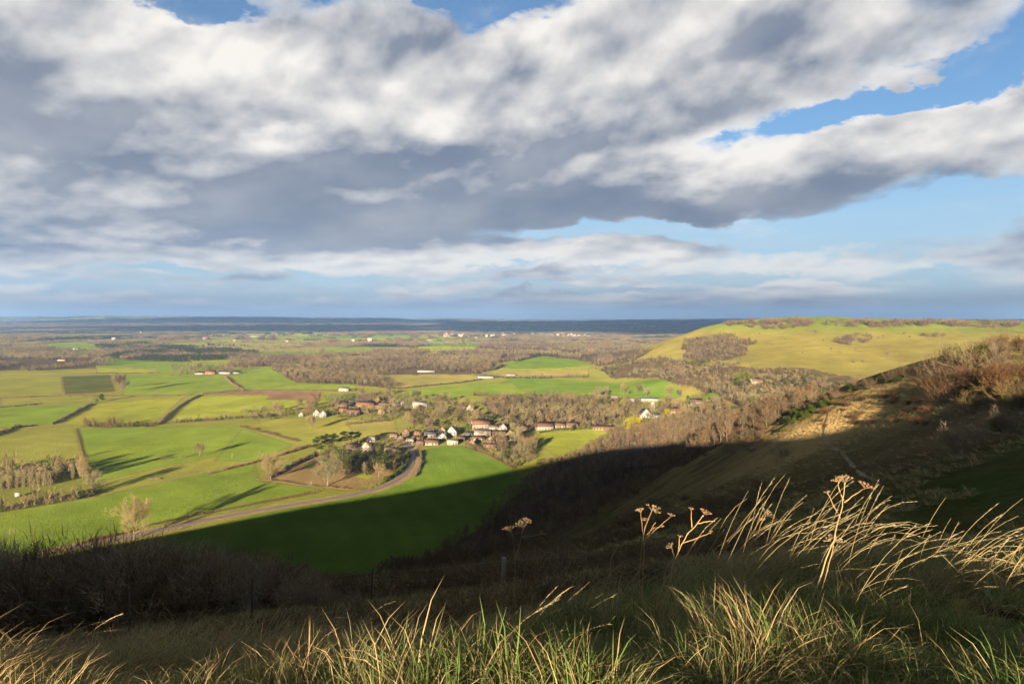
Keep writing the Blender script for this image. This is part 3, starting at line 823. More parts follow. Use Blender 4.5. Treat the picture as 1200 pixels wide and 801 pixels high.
def leafy_tree(seed, h=10.0, w=8.0, clumps=26, per=60, leaf=0.30, base=0.15, conic=0.0, trunk=0.25):
    """evergreen or leafy crown of many small sprays gathered in uneven clumps"""
    r = np.random.default_rng(seed); tr, cr = MB(), MB()
    tp = np.array([[0, 0, 0], [r.normal() * .05 * w, r.normal() * .05 * w, h * 0.45], [r.normal() * .06 * w, 0, h * 0.85]])
    tr.tube(tp, [trunk * h / 10, trunk * .7 * h / 10, 0.05 * h / 10], 5)
    for i in range(clumps):
        f = r.uniform(base, 1.0)
        if conic: rad = w / 2 * (1 - f) ** 0.8 + 0.06 * w
        else: rad = w / 2 * math.sqrt(max(0.04, 1 - ((f - 0.5) / 0.56) ** 2))
        a = r.uniform(0, 6.283); q = rad * math.sqrt(r.uniform(0.15, 1))
        c = np.array([math.cos(a) * q, math.sin(a) * q, f * h * 0.93])
        cs = (0.16 if conic else 0.20) * w * r.uniform(0.6, 1.25)
        P = r.normal(size=(per, 3)) * np.array([1, 1, 0.7]) * cs * 0.55 + c
        cr.leaves(P, leaf, r)
        l = curve((0, 0, max(0.1 * h, c[2] * 0.6)), c - np.array([0, 0, c[2] * 0.6]), np.linalg.norm(c - np.array([0, 0, c[2] * 0.6])) * 0.9, 0.0, 2, r, 0.05)
        tr.tube(l, [0.06 * h / 10, 0.04 * h / 10, 0.015 * h / 10], 3)
    return tr, cr
def pine_tree(seed, h=15.0, w=9.0):
    """bare bole with a wide, broken top of needles"""
    r = np.random.default_rng(seed); tr, cr = MB(), MB()
    tp = np.array([[0, 0, 0], [0.2, 0.1, h * 0.4], [0.1, -0.1, h * 0.75], [0.3, 0.0, h * 0.93]])
    tr.tube(tp, [0.30, 0.24, 0.17, 0.06], 6)
    for i in range(17):
        f = r.uniform(0.50, 0.98); a = i * 2.4; rad = w / 2 * r.uniform(0.35, 1.0) * (1.15 - 0.5 * max(0, f - 0.7) / 0.3)
        b = np.array([0.1, 0, f * h]); e = b + np.array([math.cos(a) * rad, math.sin(a) * rad, r.uniform(0.0, 0.10) * h])
        tr.tube(np.array([b, (b + e) / 2 + np.array([0, 0, -0.02 * h]), e]), [0.10, 0.07, 0.03], 3)
        for c, k in ((e, 90), (b * 0.4 + e * 0.6, 50)):
            P = r.normal(size=(k, 3)) * np.array([0.085, 0.085, 0.038]) * w + c
            cr.leaves(P, 0.34, r)
    return tr, cr
def bare_shrub(seed, h=3.0, w=3.5, stems=14, twigs=700, tl=0.5, tw=0.02, up=0.6, thick=0.03):
    """many stems from one stool, fanning and dividing"""
    r = np.random.default_rng(seed); st, tg = MB(), MB()
    src, dirs = [], []
    for i in range(stems):
        a = r.uniform(0, 6.283); tilt = abs(r.normal()) * 0.5
        d = np.array([math.cos(a) * (0.25 + tilt), math.sin(a) * (0.25 + tilt), 1.0])
        L = h * r.uniform(0.65, 1.1)
        b = np.array([math.cos(a), math.sin(a), 0]) * w * 0.12 * r.uniform(0, 1)
        c = curve(b, d * np.array([w / h, w / h, 1]), L, up, 5, r, 0.16)
        st.tube(c, [thick, thick * .8, thick * .62, thick * .46, thick * .3, thick * .12], 4)
        src.append(c[2:]); dirs.append(np.gradient(c, axis=0)[2:])
        for q in range(4):
            g = r.integers(1, 5)
            s = curve(c[g], np.gradient(c, axis=0)[g] + r.normal(size=3) * 0.35 * L / 3, L * r.uniform(0.25, 0.5), up * 0.7, 3, r, 0.2)
            st.tube(s, [thick * .4, thick * .3, thick * .2, thick * .08], 3)
            src.append(s[1:]); dirs.append(np.gradient(s, axis=0)[1:])
    S = np.vstack(src); Dv = unit(np.vstack(dirs))
    i = r.integers(0, len(S), twigs)
    P = S[i] + r.normal(size=(twigs, 3)) * w * 0.03; P[:, 2] = np.abs(P[:, 2])
    D = unit(Dv[i] + r.normal(size=(twigs, 3)) * 0.6 + np.array([0, 0, 0.3])) * tl * r.uniform(0.4, 1.4, (twigs, 1))
    tg.slivers(P, D, tw * r.uniform(0.6, 1.5, twigs), r)
    return st, tg
def leafy_bush(seed, h=1.6, w=2.2, clumps=16, per=60, leaf=0.09):
    r = np.random.default_rng(seed); st, cr = MB(), MB()
    for i in range(clumps):
        a = r.uniform(0, 6.283); q = w / 2 * math.sqrt(r.uniform(0, 1)); f = r.uniform(0.25, 1.0) * math.sqrt(max(0.1, 1 - (q / (w / 2 * 1.15)) ** 2))
        c = np.array([math.cos(a) * q, math.sin(a) * q, f * h * 0.9])
        cr.leaves(r.normal(size=(per, 3)) * np.array([0.14 * w, 0.14 * w, 0.13 * h]) * 0.7 + c, leaf, r)
        st.tube(np.array([[0, 0, 0], c * 0.5 + np.array([0, 0, 0.05 * h]), c]), [0.03 * h, 0.02 * h, 0.008 * h], 3)
    V = cr.V
    for v in V: v[:, 2] = np.abs(v[:, 2])
    return st, cr

def joined(name, pairs):
    """one mesh out of several builders, each with its own material (for things too far off to show parts)"""
    Vs, Ts, mi, n = [], [], [], 0
    for k, (mb, mat) in enumerate(pairs):
        V, T = mb.arrays(); Vs.append(V); Ts.append(T + n); n += len(V); mi.append(np.full(len(T), k))
    me = tri_mesh(name, np.vstack(Vs), np.vstack(Ts), None)
    for mb, mat in pairs: me.materials.append(mat)
    me.polygons.foreach_set('material_index', np.concatenate(mi).astype(np.int32))
    return me
def spread(src, pts, rot, scl):
    """copies of triangle arrays (V,T) at pts, turned by rot and scaled by scl"""
    V, T = src; k = len(pts); c, s = np.cos(rot)[:, None], np.sin(rot)[:, None]
    scl = np.asarray(scl, float)
    if scl.ndim == 1: scl = np.repeat(scl[:, None], 3, 1)
    W = V[None] * scl[:, None, :]
    x = W[..., 0] * c - W[..., 1] * s; y = W[..., 0] * s + W[..., 1] * c
    W = np.stack([x, y, W[..., 2]], -1) + np.asarray(pts)[:, None, :]
    TT = T[None] + (np.arange(k) * len(V))[:, None, None]
    return W.reshape(-1, 3), TT.reshape(-1, 3)

_protos = {}
def proto_objs(key, meshes):
    """unlinked source objects for a mass of plants"""
    c = bpy.data.collections.new(key)
    for i, me in enumerate(meshes):
        o = bpy.data.objects.new('%s %02d' % (key, i), me); c.objects.link(o)
    return c
def scatter(name, coll, nproto, P, rot, scl, idx=None):
    """a mass nobody could count: one object, its plants instanced over points"""
    P = np.asarray(P, np.float32); k = len(P)
    me = bpy.data.meshes.new(name)
    me.vertices.add(k); me.vertices.foreach_set('co', P.ravel())
    for nm, tp, arr in (('turn', 'FLOAT_VECTOR', np.asarray(rot, np.float32)), ('size', 'FLOAT_VECTOR', np.asarray(scl, np.float32))):
        a = me.attributes.new(nm, tp, 'POINT'); a.data.foreach_set('vector', arr.ravel())
    a = me.attributes.new('pick', 'INT', 'POINT')
    a.data.foreach_set('value', (rng.integers(0, nproto, k) if idx is None else np.asarray(idx)).astype(np.int32))
    o = link(name, me); stuff(o)
    ng = bpy.data.node_groups.new(name + ' spread', 'GeometryNodeTree')
    ng.interface.new_socket('Geometry', in_out='INPUT', socket_type='NodeSocketGeometry')
    ng.interface.new_socket('Geometry', in_out='OUTPUT', socket_type='NodeSocketGeometry')
    gi = ng.nodes.new('NodeGroupInput'); go = ng.nodes.new('NodeGroupOutput')
    iop = ng.nodes.new('GeometryNodeInstanceOnPoints')
    ci = ng.nodes.new('GeometryNodeCollectionInfo'); ci.inputs[0].default_value = coll
    ci.inputs['Separate Children'].default_value = True; ci.inputs['Reset Children'].default_value = True
    def attr(nm, tp):
        q = ng.nodes.new('GeometryNodeInputNamedAttribute'); q.data_type = tp; q.inputs[0].default_value = nm
        return q.outputs[0]
    L = ng.links.new
    L(gi.outputs[0], iop.inputs['Points']); L(ci.outputs[0], iop.inputs['Instance'])
    iop.inputs['Pick Instance'].default_value = True
    L(attr('pick', 'INT'), iop.inputs['Instance Index']); L(attr('turn', 'FLOAT_VECTOR'), iop.inputs['Rotation'])
    L(attr('size', 'FLOAT_VECTOR'), iop.inputs['Scale']); L(iop.outputs[0], go.inputs[0])
    md = o.modifiers.new('spread', 'NODES'); md.node_group = ng
    return o
def jitter_fill(P, sp, seed=0, jit=0.42):
    """points about sp apart inside the outline P"""
    r = np.random.default_rng(seed)
    x = np.arange(P[:, 0].min(), P[:, 0].max(), sp); y = np.arange(P[:, 1].min(), P[:, 1].max(), sp)
    X, Y = np.meshgrid(x, y); X = X.ravel(); Y = Y.ravel()
    X = X + r.uniform(-jit, jit, X.shape) * sp; Y = Y + r.uniform(-jit, jit, Y.shape) * sp
    m = in_wood(X, Y, P)
    return X[m], Y[m]
# ------------------------------------------------------------------ hedges (outlines first: the soil under them is bare)
HEDGES = [   # line, height, width, look, label
    ([(62, 497), (80, 488), (108, 473)], 2.6, 3.0, 'dark', 'narrow dark hedge slanting along the left edge of the brightest yellow-green field'),
    ([(96, 499), (130, 500.5), (180, 499)], 5.0, 5.5, 'mixed', 'thick lumpy hedge along the near edge of the brightest yellow-green field'),
    ([(186, 497), (198, 485), (217, 471), (234, 463)], 2.6, 2.4, 'brown', 'brown hedge slanting between the two brightest yellow-green fields'),
    ([(204, 495), (250, 492), (296, 489), (332, 487)], 4.2, 5.0, 'mixed', 'row of rounded hedge shrubs leading right towards the white gabled house'),
    ([(0, 466.5), (75, 463.5), (140, 464), (222, 463)], 2.2, 2.4, 'brown', 'long low hedge running just below the dark green square field'),
    ([(89.5, 502), (94, 518), (99, 535)], 0.8, 0.7, 'dark', 'thin dark boundary hedge dividing the wide pasture behind the pale plantation'),
    ([(281, 499.5), (315, 508), (349, 517)], 1.6, 1.6, 'brown', 'thin straight hedge across the meadow behind the pine trees'),
    ([(246, 555), (300, 541.5), (330, 533), (364, 523)], 2.3, 3.0, 'gappy', 'gappy line of hedge bushes rising from the meadow to the pine trees'),
    ([(236, 461.5), (282, 457.3), (330, 457), (417, 457.6)], 2.6, 3.0, 'brown', 'long hedge along the far edge of the brown ploughed strip'),
    ([(466, 455.6), (500, 452), (540, 448.5), (565, 444.3)], 2.6, 3.0, 'dark', 'thin dark hedge below the pale field beside the copse'),
    ([(-25, 572), (10, 571), (40, 567), (66, 564)], 5.0, 6.0, 'brown', 'brown brushwood edge along the front of the pale plantation'),
    ([(-25, 556), (10, 556), (40, 553), (110, 556)], 8.0, 9.0, 'mixed', 'high dark tree hedge along the back of the pale plantation'),
    ([(-20, 602), (20, 596), (60, 589.5), (92, 584), (112, 580)], 6.0, 6.0, 'mixed', 'tall brown hedge in front of the small white hut'),
    ([(96, 637), (150, 623.5), (176, 615), (215, 606.5), (260, 598), (300, 590), (372, 577)], 1.3, 2.2, 'copper', 'low russet hedge along the far side of the lane'),
    ([(488, 558), (494, 543), (492.5, 529)], 1.9, 2.2, 'dark', 'dark clipped hedge on the outer side of the lane bend'),
    ([(448, 566), (466, 555), (478, 542), (480, 530)], 3.6, 4.0, 'green', 'leafy green hedge on the garden side of the lane bend'),
    ([(318, 560), (340, 547), (372, 533.5), (402, 530.5)], 3.4, 3.5, 'dark', 'dark hedge along the upper side of the brown paddock'),
    ([(300, 562), (340, 567.5), (408, 574.5), (436, 572)], 1.2, 1.6, 'pale', 'low straw-coloured hedge along the near side of the brown paddock'),
    ([(546, 523), (575, 533), (604, 548)], 3.0, 5.0, 'mixed', 'scrubby hedge down the right edge of the large half-shaded field'),
    ([(560, 440.5), (600, 443.3), (640, 443), (690, 441.5)], 4.5, 5.0, 'mixed', 'hedge of small trees along the far edge of the oval field'),
    ([(556, 463), (600, 465.5), (650, 466.5)], 4.0, 5.0, 'mixed', 'hedge of bushes below the left half of the oval field'),
    ([(-10, 477.5), (20, 476), (50, 473)], 2.4, 3.0, 'dark', 'short dark hedge left standing in the leftmost pasture'),
    ([(-12, 513), (6, 506), (20, 500.5), (44, 498.5)], 2.8, 3.0, 'dark', 'dark hedge along the ditch at the left end of the wide pasture'),
    ([(406, 497.5), (435, 494.5), (460, 492)], 3.0, 4.0, 'mixed', 'short hedge in the meadow just below the brick farmhouses'),
    ([(262, 441), (271, 450), (285, 458)], 3.0, 4.0, 'brown', 'brown hedge on the right side of the green field by the farm'),
    ([(113, 437.3), (150, 437.3), (190, 436.6)], 2.0, 3.0, 'brown', 'faint hedge beyond the dark green square field'),
    ([(183, 538), (206, 536)], 1.0, 2.0, 'brown', 'short scrap of hedge alone in the open meadow near the lone tree'),
    ([(560, 436), (580, 433), (590, 428)], 4.0, 6.0, 'mixed', 'hedge on the left side of the small bright field by the wood'),
    ([(730, 504), (700, 501.5), (655, 503), (632, 507)], 2.2, 3.0, 'green', 'garden hedge behind the sunlit paddock in front of the terrace'),
    ([(420, 466), (460, 460), (470, 459)], 3.0, 4.0, 'mixed', 'hedge with small trees above the brick farmhouses'),
    ([(840, 459), (848, 467), (838, 473)], 3.0, 4.0, 'dark', 'dark hedge round the small green field under the hill wood'),
]
_hplan = []
for pts, hh, ww, look, lab in HEDGES:
    P = plan(pts, 300.0)
    # follow the ground: resample and keep in plan
    _hplan.append(P); HEDGE_LINES.append((P, ww))

def resample(P, step):
    d = np.r_[0, np.cumsum(np.hypot(*np.diff(P, axis=0).T))]
    s = np.arange(step * 0.5, d[-1], step)
    return np.stack([np.interp(s, d, P[:, 0]), np.interp(s, d, P[:, 1])], 1)

def build_hedges():
    src = {}
    for look, mats in (('brown', ('twig', None)), ('dark', ('dark_twig', 'pine')), ('mixed', ('twig', 'olive')), ('copper', ('red_twig', None)),
                       ('green', ('olive', 'bright')), ('pale', ('pale_twig', None)), ('gappy', ('twig', None))):
        src[look] = mats
    shrub = [bare_shrub(300 + i, 1.0, 1.25, 6, 150, 0.32, 0.045, 0.6, 0.022) for i in range(4)]
    leafy = [leafy_bush(320 + i, 1.0, 1.15, 9, 16, 0.09) for i in range(3)]
    def arr(p):
        a, b = p[0].arrays(), p[1].arrays()
        return np.vstack([a[0], b[0]]), np.vstack([a[1], b[1] + len(a[0])])
    S = [arr(p) for p in shrub]; Lf = [arr(p) for p in leafy]
    for (pts, hh, ww, look, lab), P in zip(HEDGES, _hplan):
        r = np.random.default_rng(int(hh * 100 + pts[0][0] + 500))
        Q = resample(P, max(0.55, ww * 0.42))
        if look == 'gappy': Q = Q[fbm(Q[:, 0] / 14, Q[:, 1] / 14, 5, 2) > -0.1]
        Q = Q + r.normal(size=Q.shape) * ww * 0.16
        k = len(Q)
        if k == 0: continue
        z = H(Q[:, 0], Q[:, 1]) - 0.05
        hh = hh * (1.3 if look == 'mixed' else 1.1)
        mod = 0.55 + 0.75 * np.clip(0.5 + fbm(Q[:, 0] / 9, Q[:, 1] / 9, 8, 3), 0, 1.2)
        if look in ('mixed',): mod *= np.where(r.uniform(size=k) < 0.12, 1.7, 1.0)
        sc = np.stack([ww * 0.75 * r.uniform(0.7, 1.2, k)] * 2 + [hh * mod], 1)
        rot = r.uniform(0, 6.28, k)
        mats = src[look]
        pick = r.uniform(size=k) < ({'mixed': 0.25, 'dark': 0.45, 'green': 0.5}.get(look, 0))
        g = [[], []]
        for sel, prot, slot in ((~pick, S if look != 'green' else Lf, 0), (pick, Lf, 1)):
            ids = np.nonzero(sel)[0]
            for q in range(len(prot)):
                w = ids[q::len(prot)]
                if len(w): g[slot].append(spread(prot[q], np.c_[Q[w], z[w]], rot[w], sc[w]))
        mbs = []
        for slot in (0, 1):
            if g[slot] and mats[slot]:
                mb = MB()
                for V, T in g[slot]: mb.add(V, T)
                mbs.append((mb, M[mats[slot]]))
        o = link('hedge', joined('hedge', mbs)); tag(o, lab, 'hedge')

# ------------------------------------------------------------------ woods: masses, and the trees that stand out one by one
def tree_meshes(tr_cr, bark, leaf):
    return tr_cr[0].mesh('trunk', M[bark]), tr_cr[1].mesh('crown', M[leaf])
PLANTS = {}
def plant_kind(key, makers, bark, leaf): PLANTS[key] = [tree_meshes(m, bark, leaf) for m in makers]
def define_plants():
    plant_kind('wide_bare', [bare_tree(10 + i, 1.0 * 19, 17, 13, 8, 6500, 1.5, 0.10, fork=0.16) for i in range(2)], 'pale_bark', 'pale_twig')
    plant_kind('round_bare', [bare_tree(20 + i, 15, 15, 14, 8, 5500, 1.4, 0.10, fork=0.12, up=0.6) for i in range(3)], 'pale_bark', 'pale_twig')
    plant_kind('bare', [bare_tree(30 + i, 12, 10.5, 9, 5, 1200, 1.4, 0.16) for i in range(4)], 'bark', 'twig')
    plant_kind('pale_bare', [bare_tree(40 + i, 12, 10, 9, 5, 1200, 1.4, 0.16, up=0.8) for i in range(3)], 'pale_bark', 'pale_twig')
    plant_kind('dark_bare', [bare_tree(45 + i, 11, 10.5, 9, 5, 1200, 1.3, 0.16) for i in range(2)], 'bark', 'dark_twig')
    plant_kind('poplar', [poplar(50 + i, 20, 6.5, 2200, 0.14) for i in range(3)], 'pale_bark', 'pale_twig')
    plant_kind('whip', [poplar(55 + i, 12, 3.0, 170, 0.20) for i in range(3)], 'pale_bark', 'pale_twig')
    plant_kind('pine', [pine_tree(60 + i, 15, 9) for i in range(3)], 'bark', 'pine')
    plant_kind('olive_tree', [leafy_tree(70 + i, 11, 9, 26, 55, 0.34) for i in range(3)], 'bark', 'olive')
    plant_kind('bright_tree', [leafy_tree(80 + i, 8, 7, 22, 55, 0.30) for i in range(2)], 'bark', 'bright')
    plant_kind('yellow_tree', [leafy_tree(85 + i, 6, 7, 22, 50, 0.26, base=0.05) for i in range(2)], 'bark', 'yellow')
    plant_kind('dark_tree', [leafy_tree(90 + i, 10, 6, 26, 55, 0.30, conic=1.0) for i in range(2)], 'bark', 'pine')
    plant_kind('copper_bush', [bare_shrub(95 + i, 4, 5, 12, 700, 0.8, 0.05) for i in range(2)], 'bark', 'red_twig')
    plant_kind('hanger', [bare_tree(100 + i, 7.2, 4.6, 7, 3, 420, 1.1, 0.07, fork=0.2, up=0.9, sides=4) for i in range(5)], 'bark', 'dark_twig')
    plant_kind('hanger_warm', [bare_tree(107 + i, 6.6, 4.8, 7, 3, 420, 1.1, 0.07, fork=0.15, up=0.9, sides=4) for i in range(3)], 'bark', 'red_twig')
    plant_kind('hawthorn', [bare_shrub(110 + i, 3.6, 5.0, 9, 420, 0.9, 0.075, 0.5, 0.07) for i in range(3)], 'bark', 'dark_twig')

def put(kind, x, y, sc, label, cat='tree', group=None, name='bare_tree', v=None, sxy=1.0, z=None, rz=None):
    ms = PLANTS[kind][(v if v is not None else rng.integers(0, 99)) % len(PLANTS[kind])]
    r = thing(name, label, cat, (x, y, (Hs(x, y) if z is None else z) - 0.08), rng.uniform(0, 6.28) if rz is None else rz, (sc * sxy, sc * sxy, sc), group)
    a, b = ('stem', 'foliage') if cat == 'bush' else ('trunk', 'crown')
    link(a, ms[0], r); link(b, ms[1], r)
    return r
HEIGHT = dict(wide_bare=19, round_bare=14.5, bare=11.5, pale_bare=11.5, dark_bare=10.5, poplar=20, whip=12, pine=15, olive_tree=11, bright_tree=8,
              yellow_tree=6, dark_tree=10, copper_bush=4, hanger=7.2, hanger_warm=6.6, hawthorn=3.6)
def put_px(kind, px, py, hpx, label, **k):
    x, y = at(px, py, 0, 300.0)
    h = hpx / F * y
    return put(kind, x, y, h / HEIGHT[kind], label, **k)

def build_single_trees():
    P = put_px
    P('wide_bare', 157, 632, 43, 'large bare spreading tree standing alone beside the lane', v=0)
    P('wide_bare', 234, 534, 15, 'lone bare tree in the middle of the open meadow', v=1)
    P('copper_bush', 216, 536, 5, 'small bush just left of the lone meadow tree', cat='bush', name='bush')
    P('round_bare', 317, 562, 27, 'broad round bare tree at the left corner of the brown paddock', v=0)
    P('round_bare', 384, 569, 31, 'widest bare tree, on the near edge of the brown paddock', v=1, sxy=1.15)
    P('round_bare', 365, 503, 14, 'slim bare tree in the meadow below the white gabled house', v=2)
    P('poplar', 68, 563, 27, 'tall pale upright tree, left of the pair in the plantation', name='upright_bare_tree', v=0)
    P('poplar', 97, 561, 28, 'tallest pale upright tree at the right end of the plantation', name='upright_bare_tree', v=1, sxy=1.15)
    P('poplar', 85, 562, 20, 'thin pale upright tree between the two tall ones in the plantation', name='upright_bare_tree', v=2, sxy=0.7)
    P('round_bare', 108, 577, 22, 'orange-brown bare tree at the corner of the plantation hedge', v=0)
    P('olive_tree', 61, 560, 6, 'dark leafy bush beside the left tall upright tree', cat='bush', name='leafy_bush')
    P('dark_bare', 141, 459, 17, 'dark bare tree in the row right of the dark square field', v=0)
    P('bare', 138, 455, 13, 'smaller bare tree behind the dark tree by the square field', v=1)
    P('bare', 145, 460, 11, 'lowest bare tree at the foot of the row by the square field', v=2)
    P('dark_tree', 119, 470, 9, 'dark evergreen clump where the slanting hedge meets the yellow-green field', name='evergreen_tree', sxy=1.5)
    P('olive_tree', 113, 471.5, 5, 'low green bush left of the dark evergreen clump', cat='bush', name='leafy_bush')
    for i, (a, b, h) in enumerate(((372, 537, 23), (381, 533, 23), (390, 531, 22), (402, 528, 22), (412, 523, 17), (419, 520, 14))):
        P('pine', a, b, h, ['leftmost dark pine of the row above the brown paddock', 'second dark pine from the left in the row above the paddock',
          'dark pine in the middle left of the row above the paddock', 'tallest dark pine, in the middle of the row above the paddock',
          'second dark pine from the right end of the pine row', 'rightmost and lowest dark pine of the row'][i],
          name='pine_tree', group='pines above the brown paddock', v=i, sxy=1.05)
    for i, (k, a, b, h, lab) in enumerate((
        ('olive_tree', 388, 541, 18, 'olive-green tree under the left pines, at the top of the paddock'),
        ('olive_tree', 401, 549, 21, 'large olive-green tree in front of the long brown-roofed house'),
        ('olive_tree', 411, 552, 17, 'olive-green tree beside the dark shrub in the paddock corner'),
        ('olive_tree', 421, 551, 20, 'round olive-green tree in the middle of the garden trees'),
        ('dark_tree', 432, 549, 18, 'dark green tree behind the garden trees near the cottage'),
        ('olive_tree', 437, 553, 17, 'olive-green tree second from the lane among the garden trees'),
        ('olive_tree', 449, 552, 18, 'tall green tree nearest the lane among the garden trees'),
        ('olive_tree', 460, 548, 14, 'green tree below the cream cottage beside the lane'))):
        P(k, a, b, h * 1.2, lab, name='leafy_tree', v=i, sxy=1.1)
    for a, b, h in ((395, 545, 17), (406, 546, 18), (416, 548, 17), (427, 546, 17), (443, 548, 16), (455, 545, 15), (466, 541, 13), (434, 543, 15)):
        P('olive_tree' if a % 3 else 'dark_tree', a, b, h, 'leafy green tree packed inside the garden copse by the lane', name='leafy_tree', group='leafy trees packed in the garden copse', sxy=1.15)
    P('pale_bare', 428, 556, 13, 'pale bare tree among the olive-green garden trees')
    P('pale_bare', 444, 559, 15, 'pale bare tree in front of the garden trees near the lane')
    P('bare', 452, 561, 11, 'small brown bare tree at the garden corner by the lane')
    P('bright_tree', 448, 526, 6.5, 'bright yellow-green bush between the two garden cottages', name='leafy_tree')
    P('bright_tree', 441, 530, 6, 'lower yellow-green bush beside the long brown-roofed house', name='leafy_tree')
    P('dark_tree', 441, 518, 9, 'dark narrow evergreen behind the small white house', name='evergreen_tree')
    P('copper_bush', 454, 518, 8, 'purple-brown shrub behind the cream cottage', cat='bush', name='bush', sxy=1.3)
    P('copper_bush', 465, 524, 9, 'purple-brown shrub at the top of the lane', cat='bush', name='bush', sxy=1.3)
    P('dark_tree', 441.5, 570, 4.5, 'small dark evergreen beside the lane at the paddock gate', name='evergreen_tree')
    P('bright_tree', 513, 499, 9, 'bright green round tree above the village roofs', name='leafy_tree')
    P('dark_tree', 507, 499, 7, 'dark evergreen left of the bright green tree above the village', name='evergreen_tree', sxy=1.6)
    P('dark_tree', 540, 494, 11, 'large dark evergreen behind the white gabled village house', name='evergreen_tree', sxy=1.7)
    P('bright_tree', 548, 506, 10, 'olive bush at the left end of the orange-roofed inn', name='leafy_tree')
    P('bright_tree', 616, 474, 10, 'bright green tree sticking out of the village wood', name='leafy_tree')
    P('yellow_tree', 744, 503, 15, 'largest golden yellow bush left of the white manor house', name='golden_bush', cat='bush', sxy=1.25)
    P('yellow_tree', 737, 508, 9, 'lower golden yellow bush beside the paddock end', name='golden_bush', cat='bush')
    P('yellow_tree', 782, 487, 8, 'golden yellow bush right of the white manor house', name='golden_bush', cat='bush')
    P('olive_tree', 775, 478, 9, 'round dark green tree behind the stone tower', name='leafy_tree')
    P('dark_tree', 806, 468, 5, 'small dark evergreen at the left edge of the little green field', name='evergreen_tree', sxy=1.8)
    P('dark_tree', 845, 472, 5, 'small dark evergreen at the right edge of the little green field', name='evergreen_tree', sxy=1.8)
    P('bright_tree', 872, 449, 14, 'big vivid green tree in the brown wood below the hill', name='leafy_tree', sxy=1.6)
    P('olive_tree', 588, 529, 10, 'dark green tree by the brick-roofed bungalow', name='leafy_tree')
    P('dark_tree', 598, 532, 9, 'dark conifer at the village corner above the shadow', name='evergreen_tree')
    P('olive_tree', 592, 526, 12, 'tall green tree right of the red-brown roof', name='leafy_tree', sxy=0.7)
    P('copper_bush', 620, 540, 9, 'orange-brown bush at the edge of the great shadow', cat='bush', name='bush', sxy=1.2)
    P('copper_bush', 604, 531, 10, 'purple-brown bush in the gardens left of the sunlit paddock', cat='bush', name='bush')
    P('dark_bare', 612, 530, 13, 'dark bare tree in the gardens left of the sunlit paddock')
    P('olive_tree', 633, 544, 7, 'dark green bush in the shadow corner below the paddock', cat='bush', name='leafy_bush', sxy=1.4)
    P('olive_tree', 645, 542, 6, 'low dark bush at the lower end of the sunlit paddock', cat='bush', name='leafy_bush', sxy=1.4)
    P('dark_bare', 424, 465, 9, 'dark bare tree left of the hedge above the brick farmhouses')
    P('dark_bare', 456, 463, 8, 'dark round tree beside the green field above the farm')
    P('dark_bare', 371, 478, 15, 'brown bare tree behind the white gabled house', sxy=1.2)
    P('bare', 362, 480, 10, 'bare tree just left of the white gabled house')
    P('pale_bare', 448, 489, 14, 'tall pale bare tree right of the brick farmhouses')
    P('pale_bare', 458, 490, 12, 'pale bare tree between the farmhouses and the village')
    P('dark_tree', 687, 421, 7, 'single dark conifer in the far vale wood', name='evergreen_tree')
    # the young trees of the plantation
    k = 0
    for px in np.arange(-16, 62, 1.75):
        for row in (0, 1, 2):
            if rng.uniform() < 0.25: continue
            yb = 574 - 0.085 * px - 4.5 * row + rng.uniform(-0.8, 0.8)
            P('whip', px + rng.uniform(-0.8, 0.8), yb, rng.uniform(13, 19), 'thin pale young tree in the close rows of the plantation', group='young trees in the plantation', name='young_bare_tree')
    # garden and village trees
    r = np.random.default_rng(77)
    area = [((390, 468), (470, 466), (520, 470), (556, 474), (556, 486), (480, 492), (420, 492), (380, 485)), ((470, 488), (560, 488), (600, 498), (600, 508), (480, 507)),
            ((560, 512), (612, 512), (630, 530), (610, 540), (580, 528)), ((735, 470), (850, 470), (850, 486), (800, 492), (735, 494)),
            ((310, 480), (365, 478), (366, 489), (320, 489)), ((205, 430), (285, 430), (285, 437), (208, 438)), ((690, 460), (800, 461), (800, 468), (700, 470))]
    cnt = [26, 16, 13, 22, 8, 12, 12]
    names = ['bare tree among the brick farmhouses', 'bare tree between the village roofs', 'bare tree in the lowest village gardens', 'bare tree around the white manor and barns',
             'bare tree in the row left of the white gabled house', 'bare tree around the distant farm buildings', 'bare tree behind the grey barns']
    for poly, c, lab in zip(area, cnt, names):
        poly = np.array(poly, float)
        n = 0
        while n < c:
            q = np.array([r.uniform(poly[:, 0].min(), poly[:, 0].max()), r.uniform(poly[:, 1].min(), poly[:, 1].max())])
            if not in_poly(q[:1], q[1:], poly)[0]: continue
            n += 1
            x, y = at(q[0], q[1], 0, 300.0)
            if any(math.hypot(x - a, y - b) < c_ for a, b, c_ in HOUSE_SPOTS): continue
            put(['bare', 'pale_bare', 'dark_bare'][r.integers(0, 3)], x, y, r.uniform(0.75, 1.3), lab, group=lab.replace('bare tree', 'bare trees'))
    # leafy garden shrubs among them
    labs = ['low green garden shrub among the brick farmhouses', 'low green garden shrub between the village roofs', 'low green garden shrub in the lowest village gardens', 'low green shrub around the white manor and barns']
    for poly, c, lab in zip(area[:4], (12, 12, 10, 12), labs):
        poly = np.array(poly, float)
        n = 0
        while n < c:
            q = np.array([r.uniform(poly[:, 0].min(), poly[:, 0].max()), r.uniform(poly[:, 1].min(), poly[:, 1].max())])
            if not in_poly(q[:1], q[1:], poly)[0]: continue
            n += 1
            x, y = at(q[0], q[1], 0, 300.0)
            if any(math.hypot(x - a, y - b) < c_ for a, b, c_ in HOUSE_SPOTS): continue
            put(['olive_tree', 'bright_tree', 'dark_tree'][r.integers(0, 3)], x, y, r.uniform(0.3, 0.6), lab, 'bush', lab.replace('shrub', 'shrubs'), 'garden_shrub')

